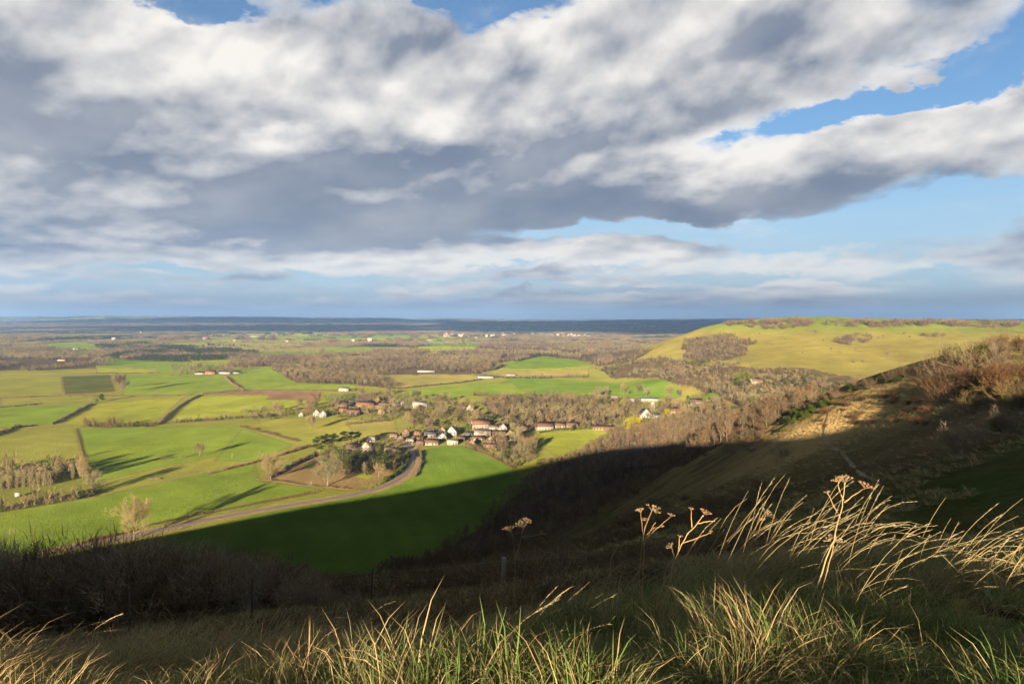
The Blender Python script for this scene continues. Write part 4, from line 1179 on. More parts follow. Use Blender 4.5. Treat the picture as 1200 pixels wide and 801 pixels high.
def build_woods():
    wood = [joined('wood tree', [(a, M['bark']), (b, M[t])]) for (a, b), t in
            [(bare_tree(200 + i, 12, 9.5, 7, 3, 360, 1.6, 0.17, fork=0.25, sides=3), ['twig', 'far_twig', 'pale_twig', 'twig', 'dark_twig'][i]) for i in range(5)]]
    wood += [joined('wood tree', [(a, M['bark']), (b, M['olive'])]) for a, b in [leafy_tree(210, 10, 8, 18, 26, 0.5)]]
    wood += [joined('wood tree', [(a, M['bark']), (b, M['pine'])]) for a, b in [leafy_tree(211, 12, 7, 20, 26, 0.5, conic=1.0), leafy_tree(212, 12, 8, 18, 26, 0.5)]]
    cw_ = proto_objs('wood tree source', wood)
    build_village_fill(cw_, len(wood))
    r = np.random.default_rng(5)
    for key, (poly, kind, sp) in WOODS.items():
        if kind == 'hanger': continue
        P = get_plan(('w', key), poly, 300.0)
        X, Y = jitter_fill(P, sp, 11)
        if key in ('long wood', 'vale wood', 'west wood', 'hill foot wood'):
            m = fbm(X / 120, Y / 170, 175, 3) > (-0.30 if key != 'vale wood' else -0.16)
            X, Y = X[m], Y[m]
        n = len(X); Z = H(X, Y) - 0.1
        sc = r.uniform(0.55, 1.25, n) * (0.85 + 0.3 * fbm(X / 60, Y / 60, 17, 2)) * (0.8 if key in ('spinney', 'hill foot wood') else 1.0)
        mixed = fbm(X / 130, Y / 130, 19, 2)
        idx = r.integers(0, 5, n)
        reg = fbm(X / 150, Y / 200, 177, 3); idx = np.where((reg > 0.18) & (r.uniform(size=n) < 0.7), 4, idx); idx = np.where((reg < -0.2) & (r.uniform(size=n) < 0.6), 2, idx)
        if kind == 'mixed': idx = np.where(mixed > -0.15, r.integers(6, 8, n), idx)
        else: idx = np.where(r.uniform(size=n) < 0.05, 5, idx); idx = np.where(r.uniform(size=n) < 0.02, 6, idx)
        if key == 'village wood': idx = np.where(r.uniform(size=n) < 0.12, 5, idx)
        if key == 'hill foot wood': idx = np.where((fbm(X / 90, Y / 90, 23, 2) > 0.22) & (r.uniform(size=n) < 0.6), 5, idx); idx = np.where((idx < 5) & (r.uniform(size=n) < 0.4), 2, idx)
        rot = np.stack([r.normal(size=n) * .04, r.normal(size=n) * .04, r.uniform(0, 6.28, n)], 1)
        scatter('woodland', cw_, len(wood), np.stack([X, Y, Z], 1), rot, np.stack([sc * r.uniform(.85, 1.2, n), sc * r.uniform(.85, 1.2, n), sc], 1), idx)
    # far country, tree by tree out to 3.6 km, then clump by clump
    X, Y = np.meshgrid(np.arange(-3200, 3200, 12.5), np.arange(1480, 3600, 12.5)); X = X.ravel(); Y = Y.ravel()
    X = X + r.uniform(-5, 5, X.shape); Y = Y + r.uniform(-5, 5, Y.shape)
    m = (np.abs(X) < 0.80 * Y) & far_wood(X, Y); X, Y = X[m], Y[m]
    for k, (poly, kind, sp) in WOODS.items():
        P = get_plan(('w', k), poly, 300.0); m = ~in_poly(X, Y, P); X, Y = X[m], Y[m]
    for k, (c, poly) in enumerate(FIELDS):
        P = get_plan(('f', k), poly, 300.0); m = ~in_poly(X, Y, P); X, Y = X[m], Y[m]
    Z = H(X, Y); m = (Z - plain(X, Y)) < 6; X, Y, Z = X[m], Y[m], Z[m]
    n = len(X); sc = r.uniform(0.7, 1.15, n)
    idx = r.integers(0, 5, n); idx = np.where(fbm(X / 300, Y / 300, 29, 2) > 0.45, 6 + (idx % 2), idx)
    rot = np.stack([np.zeros(n), np.zeros(n), r.uniform(0, 6.28, n)], 1)
    scatter('woodland', cw_, len(wood), np.stack([X, Y, Z - 0.1], 1), rot, np.stack([sc, sc, sc], 1), idx)
    print('far trees', n)
    def clump(seed, rad, nt, h, tw, mat, leafy=False):
        q = np.random.default_rng(seed); mb = MB()
        for i in range(nt):
            a = q.uniform(0, 6.28); d = rad * math.sqrt(q.uniform()); c = np.array([math.cos(a) * d, math.sin(a) * d, 0])
            hh = h * q.uniform(0.65, 1.15); k = 46
            f = q.uniform(0.05, 0.95, k); ww = 0.42 * hh * np.sqrt(np.clip(1 - ((f - 0.5) / 0.56) ** 2, 0.05, 1)); th = q.uniform(0, 6.28, k)
            Pp = c + np.stack([np.cos(th) * ww, np.sin(th) * ww, f * hh], 1)
            if leafy: mb.leaves(Pp, h * 0.16, q)
            else: mb.slivers(Pp - np.array([0, 0, 0.1 * hh]), unit(np.stack([np.cos(th) * .6, np.sin(th) * .6, np.ones(k)], 1) + q.normal(size=(k, 3)) * .3) * hh * 0.28, tw, q)
        return mb.mesh('tree clump', M[mat])
    cl = [clump(230 + i, 20, 13, 13, 1.5, ['far_twig', 'dark_twig', 'twig', 'far_twig'][i]) for i in range(4)] + [clump(240, 20, 13, 13, 1.5, 'pine', True)]
    cc = proto_objs('tree clump source', cl)
    X, Y = np.meshgrid(np.arange(-8000, 8000, 36), np.arange(3590, 9800, 40)); X = X.ravel(); Y = Y.ravel()
    X = X + r.uniform(-16, 16, X.shape); Y = Y + r.uniform(-16, 16, Y.shape)
    m = (np.abs(X) < 0.80 * Y) & far_wood(X, Y); X, Y = X[m], Y[m]
    Z = H(X, Y); n = len(X); idx = r.integers(0, 4, n); idx = np.where(fbm(X / 500, Y / 500, 31, 2) > 0.4, 4, idx)
    sc = r.uniform(0.75, 1.15, n); rot = np.stack([np.zeros(n), np.zeros(n), r.uniform(0, 6.28, n)], 1)
    scatter('woodland', cc, 5, np.stack([X, Y, Z - 0.3], 1), rot, np.stack([sc, sc, sc], 1), idx)
    X, Y = np.meshgrid(np.arange(-17000, 17000, 105), np.arange(9750, 21000, 120)); X = X.ravel(); Y = Y.ravel()
    X = X + r.uniform(-50, 50, X.shape); Y = Y + r.uniform(-50, 50, Y.shape)
    m = (np.abs(X) < 0.80 * Y) & far_wood(X, Y); X, Y = X[m], Y[m]
    Z = H(X, Y); n = len(X); idx = r.integers(0, 5, n)
    rot = np.stack([np.zeros(n), np.zeros(n), r.uniform(0, 6.28, n)], 1); sc = r.uniform(0.8, 1.2, n)
    scatter('woodland', cc, 5, np.stack([X, Y, Z - 0.5], 1), rot, np.stack([sc * 2.7, sc * 2.7, sc * 1.15], 1), idx)
    print('far clumps', n)
    # the hanger on the scarp foot: its nearest trees one by one, the rest as a mass
    poly, kind, sp = WOODS['hanger']
    P = get_plan(('w', 'hanger'), poly, 190.0)
    X, Y = jitter_fill(P, 4.6, 3)
    Z = H(X, Y)
    seen = np.array([visible(x, y, z + 5) for x, y, z in zip(X, Y, Z)])
    X, Y, Z = X[seen], Y[seen], Z[seen]
    order = np.argsort(np.hypot(X, Y)); near = order[:105]; rest = order[105:]
    print('hanger', len(X))
    for i in near:
        put('hanger' if rng.uniform() < 0.75 else 'hanger_warm', X[i], Y[i], rng.uniform(0.65, 1.05), 'bare brown tree in the shaded wood below the steep slope', group='bare trees of the shaded hillside wood', z=Z[i])
    hm = [joined('hanger tree', [(a, M['bark']), (b, M[t])]) for (a, b), t in
          [(bare_tree(250 + i, 7.2, 4.6, 6, 3, 280, 1.1, 0.07, fork=0.2, up=0.9, sides=3), ['dark_twig', 'twig', 'red_twig', 'dark_twig', 'twig'][i]) for i in range(5)]]
    ch = proto_objs('hanger tree source', hm)
    n = len(rest); Xr, Yr, Zr = X[rest], Y[rest], Z[rest]
    sc = r.uniform(0.55, 1.0, n); rot = np.stack([r.normal(size=n) * .05, r.normal(size=n) * .05, r.uniform(0, 6.28, n)], 1)
    scatter('woodland', ch, 5, np.stack([Xr, Yr, Zr - 0.1], 1), rot, np.stack([sc, sc, sc], 1))

VILLAGE_FILL = [([(385, 466), (440, 462), (520, 468), (560, 474), (556, 488), (480, 494), (400, 494), (383, 486)], 11, 200), ([(470, 487), (560, 487), (604, 498), (602, 514), (478, 514)], 10, 260),
    ([(552, 514), (612, 510), (640, 532), (612, 548), (575, 532)], 8, 200), ([(690, 462), (850, 466), (860, 486), (800, 494), (730, 500)], 11, 260), ([(282, 481), (368, 477), (368, 489), (300, 492)], 10, 80),
    ([(200, 429), (290, 428), (290, 438), (205, 440)], 16, 60), ([(390, 535), (470, 520), (470, 552), (420, 560), (395, 556)], 7, 80), ([(590, 500), (730, 497), (730, 503), (640, 505), (600, 508)], 7, 120)]
def build_village_fill(cw_, nw):
    r = np.random.default_rng(15)
    A = []
    for poly, sp, n in VILLAGE_FILL:
        X, Y = jitter_fill(plan(poly, 300.0), sp, 4)
        m = np.ones(len(X), bool)
        for a, b, c in HOUSE_SPOTS: m &= (np.abs(X - a) > c * 0.9) | (Y > b + 9) | (Y < b - 11)
        P = LANE_PLAN; m &= dist_line(X, Y, P) > 6
        A.append(np.stack([X[m], Y[m]], 1))
    A = np.vstack(A); A = A[r.uniform(size=len(A)) < 0.95]; n = len(A); Z = H(A[:, 0], A[:, 1])
    sc = r.uniform(0.3, 0.8, n); idx = r.integers(0, nw - 3, n); idx = np.where(r.uniform(size=n) < 0.22, nw - 3, idx); idx = np.where(r.uniform(size=n) < 0.06, nw - 2, idx)
    sc = np.where(idx >= nw - 3, sc * 0.7, sc)
    scatter('village_greenery', cw_, nw, np.c_[A, Z - 0.1], np.stack([np.zeros(n), np.zeros(n), r.uniform(0, 6.28, n)], 1), np.stack([sc * 1.1, sc * 1.1, sc], 1), idx)
    print('village fill', n)

def visible(x, y, z):
    """can the point be seen from the camera over the land?"""
    t = np.linspace(0.03, 0.97, 40)
    return bool(np.all(CAMZ + (z - CAMZ) * t > H(x * t, y * t) - 0.5))

def build_hill_bushes():
    """single bushes on the far hill"""
    r = np.random.default_rng(9)
    def band(poly, n, lab, group, lo, hi, start=600.0, kind='hawthorn'):
        P = plan(poly, start)
        k = 0; tries = 0
        while k < n and tries < 5000:
            tries += 1
            x = r.uniform(P[:, 0].min(), P[:, 0].max()); y = r.uniform(P[:, 1].min(), P[:, 1].max())
            if not in_poly(np.array([x]), np.array([y]), P)[0]: continue
            k += 1
            put(kind, x, y, r.uniform(lo, hi), lab, 'bush', group, 'hawthorn_bush', sxy=1.25)
    band([(845, 381), (880, 377.5), (950, 376), (952, 382), (930, 385), (900, 386), (870, 383)], 90, 'brown bare bush in the thicket on the left brow of the far hill', 'bushes on the left brow of the far hill', 1.7, 3.3)
    band([(965, 378), (1030, 377.5), (1110, 378), (1195, 379), (1195, 383), (1080, 383), (1010, 384), (968, 381)], 120, 'brown bare bush in the long belt along the far hilltop', 'bushes of the long belt on the far hilltop', 1.7, 3.4)
    band([(970, 402), (990, 395), (1010, 393), (1024, 397), (1018, 401), (990, 406)], 26, 'brown bare bush in the round clump on the far hillside', 'bushes of the round clump on the far hillside', 1.6, 2.6)
    band([(1076, 393), (1095, 391.5), (1112, 393.5), (1090, 396)], 12, 'dark bush in the small oval clump on the far hillside', 'bushes of the small oval clump on the far hillside', 1.2, 1.8)
    for px, py in ((1030, 396), (1066, 395), (985, 413), (1000, 425), (1012, 424), (1035, 394), (965, 399), (1060, 391), (974, 409), (920, 398), (905, 405), (940, 414), (1040, 415), (1088, 417), (1003, 409), (890, 391), (955, 389)):
        x, y = at(px, py, 0, 600.0)
        put('hawthorn', x, y, r.uniform(0.7, 1.3), 'small dark bush alone on the open grass of the far hill', 'bush', 'scattered small bushes on the far hill', 'hawthorn_bush')
# ------------------------------------------------------------------ lane, path
LANE = [(60, 646), (95, 637.5), (150, 629.5), (200, 617.5), (250, 606.5), (300, 598), (350, 590), (400, 582), (440, 574), (462, 565.5), (476, 554), (483, 543), (484.5, 532), (480, 524), (476, 517)]
LANE_PLAN = plan(LANE, 300.0)
HEDGE_LINES.append((LANE_PLAN, 13.0))
PATH = [(977, 463), (971, 484), (963, 505), (968, 518), (983, 528), (993, 537), (996, 544), (1010, 554), (1030, 566)]
PATH_PLAN = plan(PATH, 60.0)
def smooth_line(P, step):
    d = np.r_[0, np.cumsum(np.hypot(*np.diff(P, axis=0).T))]
    s = np.arange(0, d[-1], step); Q = np.stack([np.interp(s, d, P[:, 0]), np.interp(s, d, P[:, 1])], 1)
    k = max(3, int(14 / step)) if step > 0.6 else 9
    for _ in range(3):
        Qp = np.pad(Q, ((k, k), (0, 0)), mode='edge'); Q = np.stack([np.convolve(Qp[:, i], np.ones(2 * k + 1) / (2 * k + 1), 'valid') for i in (0, 1)], 1)
    return Q
def ribbon(name, P, w, mat, step, lift, cols=5, wob=0.0):
    Q = smooth_line(P, step); t = np.gradient(Q, axis=0); t /= np.linalg.norm(t, axis=1)[:, None]; nrm = np.stack([-t[:, 1], t[:, 0]], 1)
    k = len(Q)
    ww = w * (1 + wob * fbm(np.arange(k) * step / 3.0, np.zeros(k), 3, 2))
    pts = Q[:, None] + nrm[:, None] * (np.linspace(-.5, .5, cols)[None, :, None] * ww[:, None, None])
    z = H(pts[..., 0], pts[..., 1]) + lift
    V = np.concatenate([pts, z[..., None]], -1).reshape(-1, 3)
    i = (np.arange(k - 1)[:, None] * cols + np.arange(cols - 1)[None]).ravel()
    T = np.vstack([np.stack([i, i + cols, i + 1], 1), np.stack([i + 1, i + cols, i + cols + 1], 1)])
    o = link(name, tri_mesh(name, V, T, mat, True)); o['kind'] = 'structure'
    return o
def mottled(name, c1, c2, scale, rough=0.9):
    m, nt = new_mat(name); n = N(nt)
    out = n.node('ShaderNodeOutputMaterial'); b = n.node('ShaderNodeBsdfPrincipled'); nt.links.new(b.outputs[0], out.inputs[0])
    g = n.node('ShaderNodeNewGeometry'); k = n.noise(g.outputs['Position'], scale, 5.0, 0.65)
    k = n.rng(k, 0.3, 0.7)
    nt.links.new(n.mix(k, c1, c2), b.inputs['Base Color']); b.inputs['Roughness'].default_value = rough
    b.inputs['Specular IOR Level'].default_value = 0.2
    return m, nt, n, b
def build_lane():
    m, nt, n, b = mottled('lane_surface', (0.20, 0.160, 0.130), (0.29, 0.235, 0.19), 0.5)
    nt.links.new(rough_normal(n, n.node('ShaderNodeNewGeometry').outputs['Position'], 3.0, 1.6), b.inputs['Normal'])
    ribbon('lane', LANE_PLAN, 4.6, m, 2.0, 0.12)
    m, nt, n, b = mottled('chalk_path', (0.12, 0.095, 0.055), (0.23, 0.19, 0.125), 1.1)
    ribbon('path', PATH_PLAN, 0.32, m, 0.4, 0.05, 4, 1.3)

# ------------------------------------------------------------------ buildings
WALLS = {}
def wall_mat(key, c, var=0.12):
    m, nt, n, b = mottled(key + '_wall', tuple(v * (1 - var) for v in c), tuple(v * (1 + var) for v in c), 0.8, 0.85)
    WALLS[key] = m
for k_, c_ in dict(white=(0.33, 0.315, 0.29), cream=(0.38, 0.33, 0.26), brick=(0.17, 0.112, 0.076), tan=(0.28, 0.20, 0.12), flint=(0.20, 0.18, 0.15), grey=(0.26, 0.26, 0.26),
                   orange=(0.24, 0.15, 0.09)).items(): wall_mat(k_, c_)
ROOFS = {}
def roof_mat(key, c):
    m, nt, n, b = mottled(key + '_roof', tuple(v * 0.75 for v in c), tuple(v * 1.25 for v in c), 1.2, 0.8)
    # courses of tiles
    tc = n.node('ShaderNodeTexCoord'); w = n.node('ShaderNodeTexWave', wave_type='BANDS', bands_direction='Z')
    nt.links.new(tc.outputs['Object'], w.inputs[0]); w.inputs['Scale'].default_value = 2.2
    bp = n.node('ShaderNodeBump'); bp.inputs['Strength'].default_value = 0.4; bp.inputs['Distance'].default_value = 0.05
    nt.links.new(w.outputs['Fac'], bp.inputs['Height']); nt.links.new(bp.outputs[0], b.inputs['Normal'])
    ROOFS[key] = m
for k_, c_ in dict(orange=(0.215, 0.112, 0.062), brown=(0.15, 0.092, 0.058), red=(0.15, 0.082, 0.056), slate=(0.075, 0.075, 0.085), thatch=(0.27, 0.20, 0.12), metal=(0.30, 0.32, 0.35), blue=(0.40, 0.46, 0.54),
                   pale=(0.42, 0.36, 0.28), white=(0.36, 0.36, 0.35)).items(): roof_mat(k_, c_)
M['glass'] = plant_mat('window_glass', (0.03, 0.035, 0.04), 0.0)
M['door'] = plant_mat('door_paint', (0.07, 0.05, 0.035), 0.3)
M['dark_post'] = plant_mat('dark_wood', (0.09, 0.08, 0.07), 0.2)
M['wood_post'] = plant_mat('weathered_wood', (0.30, 0.30, 0.30), 0.2, noise=0.35, scale=20)
M['wire'] = plant_mat('fence_wire', (0.22, 0.21, 0.20), 0.0)

# left column, right column, foot row, storeys, wall, roof, gable to the front?, label
BUILDINGS = [
    ('house', 552, 573, 503.5, 2.6, 'cream', 'orange', 0, 'big cream inn with a tall orange tiled roof, largest building in the village'),
    ('house', 573, 583, 505, 2.0, 'white', 'brown', 0, 'white house with brown roof touching the right end of the orange-roofed inn'),
    ('house', 583, 593, 505.5, 1.6, 'white', 'brown', 1, 'white gable-fronted house, second right of the orange-roofed inn'),
    ('cottage', 556, 575, 511.5, 1.0, 'cream', 'pale', 0, 'long low cream cottage with pale roof in front of the orange-roofed inn'),
    ('cottage', 577, 593, 511.5, 1.0, 'cream', 'brown', 0, 'low cream cottage with brown roof, in front of the gable-fronted house'),
    ('bungalow', 566, 581, 524.5, 1.0, 'brick', 'red', 0, 'bungalow with broad red-brown roof nearest the shadow at the village corner'),
    ('cottage', 547, 556, 523.5, 1.3, 'orange', 'brown', 1, 'small brown cottage at the top edge of the large half-shaded field'),
    ('house', 523, 535, 511.5, 2.3, 'white', 'brown', 1, 'tall white gabled house left of centre in the village'),
    ('house', 512, 522, 516.5, 1.6, 'white', 'slate', 1, 'white house with dark slate roof, left of the tall white gabled house'),
    ('cottage', 524, 536, 521, 1.0, 'white', 'pale', 0, 'low white outbuilding at the field edge below the tall white gabled house'),
    ('cottage', 485, 493, 511.5, 1.5, 'brick', 'orange', 0, 'small house with bright orange roof just right of the lane end'),
    ('cottage', 471, 479, 510.5, 1.5, 'brick', 'orange', 1, 'small orange-roofed house just left of the lane end'),
    ('cottage', 498, 513, 521.5, 1.0, 'cream', 'brown', 0, 'long cream cottage with brown roof at the field edge right of the lane'),
    ('cottage', 545, 553, 511.5, 1.2, 'white', 'slate', 0, 'small white cottage between the tall gabled house and the inn'),
    ('house', 497, 510, 512.5, 1.6, 'flint', 'slate', 0, 'grey flint house with slate roof behind the long cream cottage'),
    ('cottage', 476, 484, 519, 1.0, 'white', 'pale', 0, 'little white cottage standing right at the head of the lane'),
    ('cottage', 450, 466, 533.5, 1.3, 'cream', 'thatch', 0, 'cream thatched cottage beside the lane at the garden trees'),
    ('house', 405, 422, 529, 1.6, 'flint', 'brown', 0, 'long brown-roofed house with dark windows, left half of the garden pair'),
    ('house', 422, 435, 529.5, 1.6, 'cream', 'brown', 1, 'brown-roofed gabled house, right half of the garden pair'),
    ('cottage', 430, 439, 517.5, 1.3, 'white', 'pale', 0, 'small white house behind the garden pair, beside the dark evergreen'),
    ('house', 366, 373.5, 488.5, 2.3, 'white', 'brown', 1, 'left gable of the white twin house alone beside the meadow'),
    ('house', 373.5, 381, 489, 1.9, 'white', 'brown', 1, 'right gable of the white twin house alone beside the meadow'),
    ('shed', 349.5, 354.5, 488, 1.0, 'white', 'pale', 1, 'small white shed left of the white twin-gabled house'),
    ('house', 407, 421, 486.5, 1.8, 'brick', 'brown', 0, 'brick farmhouse with white end, lowest of the farm group'),
    ('house', 393, 407, 477, 1.6, 'brick', 'brown', 0, 'brown-roofed farmhouse at the left end of the brick farm group'),
    ('barn', 407, 417, 473, 1.4, 'tan', 'pale', 0, 'pale-roofed barn behind the left brick farmhouse'),
    ('barn', 417, 437, 478, 1.5, 'tan', 'orange', 0, 'long orange-tan barn in the middle of the brick farm group'),
    ('house', 436, 446, 473, 1.6, 'brick', 'red', 1, 'red-roofed gabled house at the right end of the brick farm group'),
    ('barn', 418, 430, 471, 1.4, 'brick', 'brown', 0, 'dark-roofed barn behind the long orange-tan barn'),
    ('cottage', 397, 408, 458.5, 1.0, 'white', 'pale', 0, 'white bungalow alone by the hedge above the brick farm'),
    ('cottage', 461, 468, 475.5, 1.3, 'white', 'slate', 0, 'small white slate-roofed cottage between the farm and the cream house'),
    ('cottage', 469, 476, 475, 1.5, 'white', 'brown', 1, 'white gabled cottage left of the large cream house'),
    ('house', 483, 499, 478, 1.8, 'cream', 'pale', 0, 'large cream house with pale roof among brown trees above the village'),
    ('cottage', 540, 547, 480.5, 1.5, 'brick', 'orange', 0, 'orange-roofed house half hidden in trees above the village'),
    ('cottage', 547, 554, 481, 1.6, 'white', 'orange', 1, 'white gable beside the orange-roofed house above the village'),
    ('terrace', 606, 621, 506, 1.3, 'tan', 'brown', 0, 'tan terrace at the left corner of the sunlit paddock'),
    ('terrace', 627, 648, 503.5, 1.5, 'cream', 'red', 0, 'long cream terrace with red-brown roof behind the sunlit paddock'),
    ('cottage', 650, 662, 501, 1.2, 'cream', 'red', 0, 'red-roofed cottage right of the long cream terrace'),
    ('cottage', 664, 677, 500.5, 1.0, 'tan', 'brown', 0, 'tan cottage under the wood, middle of the far side of the paddock'),
    ('bungalow', 695, 720, 504, 1.1, 'tan', 'red', 0, 'tan bungalow with long red roof at the right end of the paddock'),
    ('house', 750, 763, 490.5, 2.3, 'white', 'slate', 1, 'bright white manor house with dark roof beside the golden bushes'),
    ('cottage', 766, 774, 489.5, 1.3, 'white', 'slate', 0, 'white wing just right of the bright white manor house'),
    ('barn', 752, 772, 470.5, 1.3, 'cream', 'metal', 0, 'wide grey-roofed barn below the oval field'),
    ('barn', 739, 750, 470.5, 1.1, 'white', 'blue', 0, 'barn with pale blue roof, left of the wide grey-roofed barn'),
    ('cottage', 716, 724, 467.5, 1.1, 'white', 'pale', 0, 'small pale house left of the blue-roofed barn'),
    ('house', 810, 823, 474.5, 1.8, 'white', 'brown', 0, 'white house at the left edge of the little green field under the hill'),
    ('house', 787, 801, 484.5, 1.5, 'tan', 'brown', 0, 'brown-roofed house half hidden right of the golden bush'),
    ('cottage', 791, 797, 475.5, 1.7, 'white', 'pale', 1, 'narrow white gable between the tower and the white house'),
    ('house', 881, 893, 449.5, 1.5, 'cream', 'brown', 0, 'pale house in the brown wood beside the vivid green tree'),
    ('barn', 228, 239, 438.5, 1.3, 'white', 'brown', 0, 'white-fronted barn of the distant farm across the vale'),
    ('barn', 240, 251, 438.5, 1.4, 'tan', 'orange', 0, 'tan farmhouse of the distant farm across the vale'),
    ('barn', 256, 270, 438, 1.1, 'grey', 'metal', 0, 'long grey shed of the distant farm across the vale'),
    ('barn', 271, 281, 437.5, 1.1, 'white', 'slate', 0, 'white shed at the right end of the distant farm'),
    ('barn', 560, 578, 443, 1.0, 'white', 'white', 0, 'long white-roofed barn left of the oval field'),
    ('barn', 489, 509, 436, 1.0, 'white', 'white', 0, 'long white-roofed shed at the edge of the long wood'),
    ('barn', 85, 91, 409.5, 1.6, 'white', 'white', 0, 'far white barn in a clearing above the fir belt'),
    ('barn', 67, 76, 423, 1.2, 'tan', 'pale', 0, 'pale shed in the brown west wood'),
    ('barn', 496, 507, 399, 1.5, 'white', 'white', 0, 'far white shed on the bright strip beyond the long wood'),
    ('barn', 294, 304, 394.5, 1.6, 'white', 'metal', 0, 'farthest large grey-white shed, out on the far vale'),
    ('barn', 593, 604, 440.5, 1.0, 'cream', 'pale', 0, 'low pale sheds right of the long white-roofed barn'),
]
for px_, py_, w_, g_ in ((489, 517, 7, 0), (505, 508, 8, 0), (517, 507.5, 8, 1), (531, 506, 8, 0), (560, 517, 10, 0), (586, 517, 10, 0), (598, 512, 9, 1), (602, 517.5, 9, 0), (540, 517, 8, 0),
                         (468, 517, 7, 1), (461, 513, 8, 0), (492, 522, 8, 0), (574, 518.5, 8, 1), (609, 511, 8, 0)):
    BUILDINGS.append(('cottage', px_ - w_ / 2, px_ + w_ / 2, py_, 1.25, ('brick', 'tan', 'cream')[int(px_) % 3], ('brown', 'red', 'brown')[int(py_) % 3], g_, 'small brown-roofed cottage packed among the village houses'))
for px_, py_, w_, g_ in ((402, 483, 9, 0), (413, 481, 8, 0), (427, 484, 9, 0), (433, 477, 9, 1), (442, 479, 8, 0), (452, 476.5, 9, 0), (447, 485, 8, 1)):
    BUILDINGS.append(('cottage', px_ - w_ / 2, px_ + w_ / 2, py_, 1.3, ('brick', 'tan')[int(px_) % 2], ('brown', 'orange')[int(py_) % 2], g_, 'small tan-walled outbuilding packed among the brick farmhouses'))
HOUSE_SPOTS = []
for b_ in BUILDINGS:
    x_, y_ = at((b_[1] + b_[2]) / 2, b_[3], 0, 300.0)
    HOUSE_SPOTS.append((x_, y_ + 3, (b_[2] - b_[1]) / F * y_ * 0.5 + 3.5))

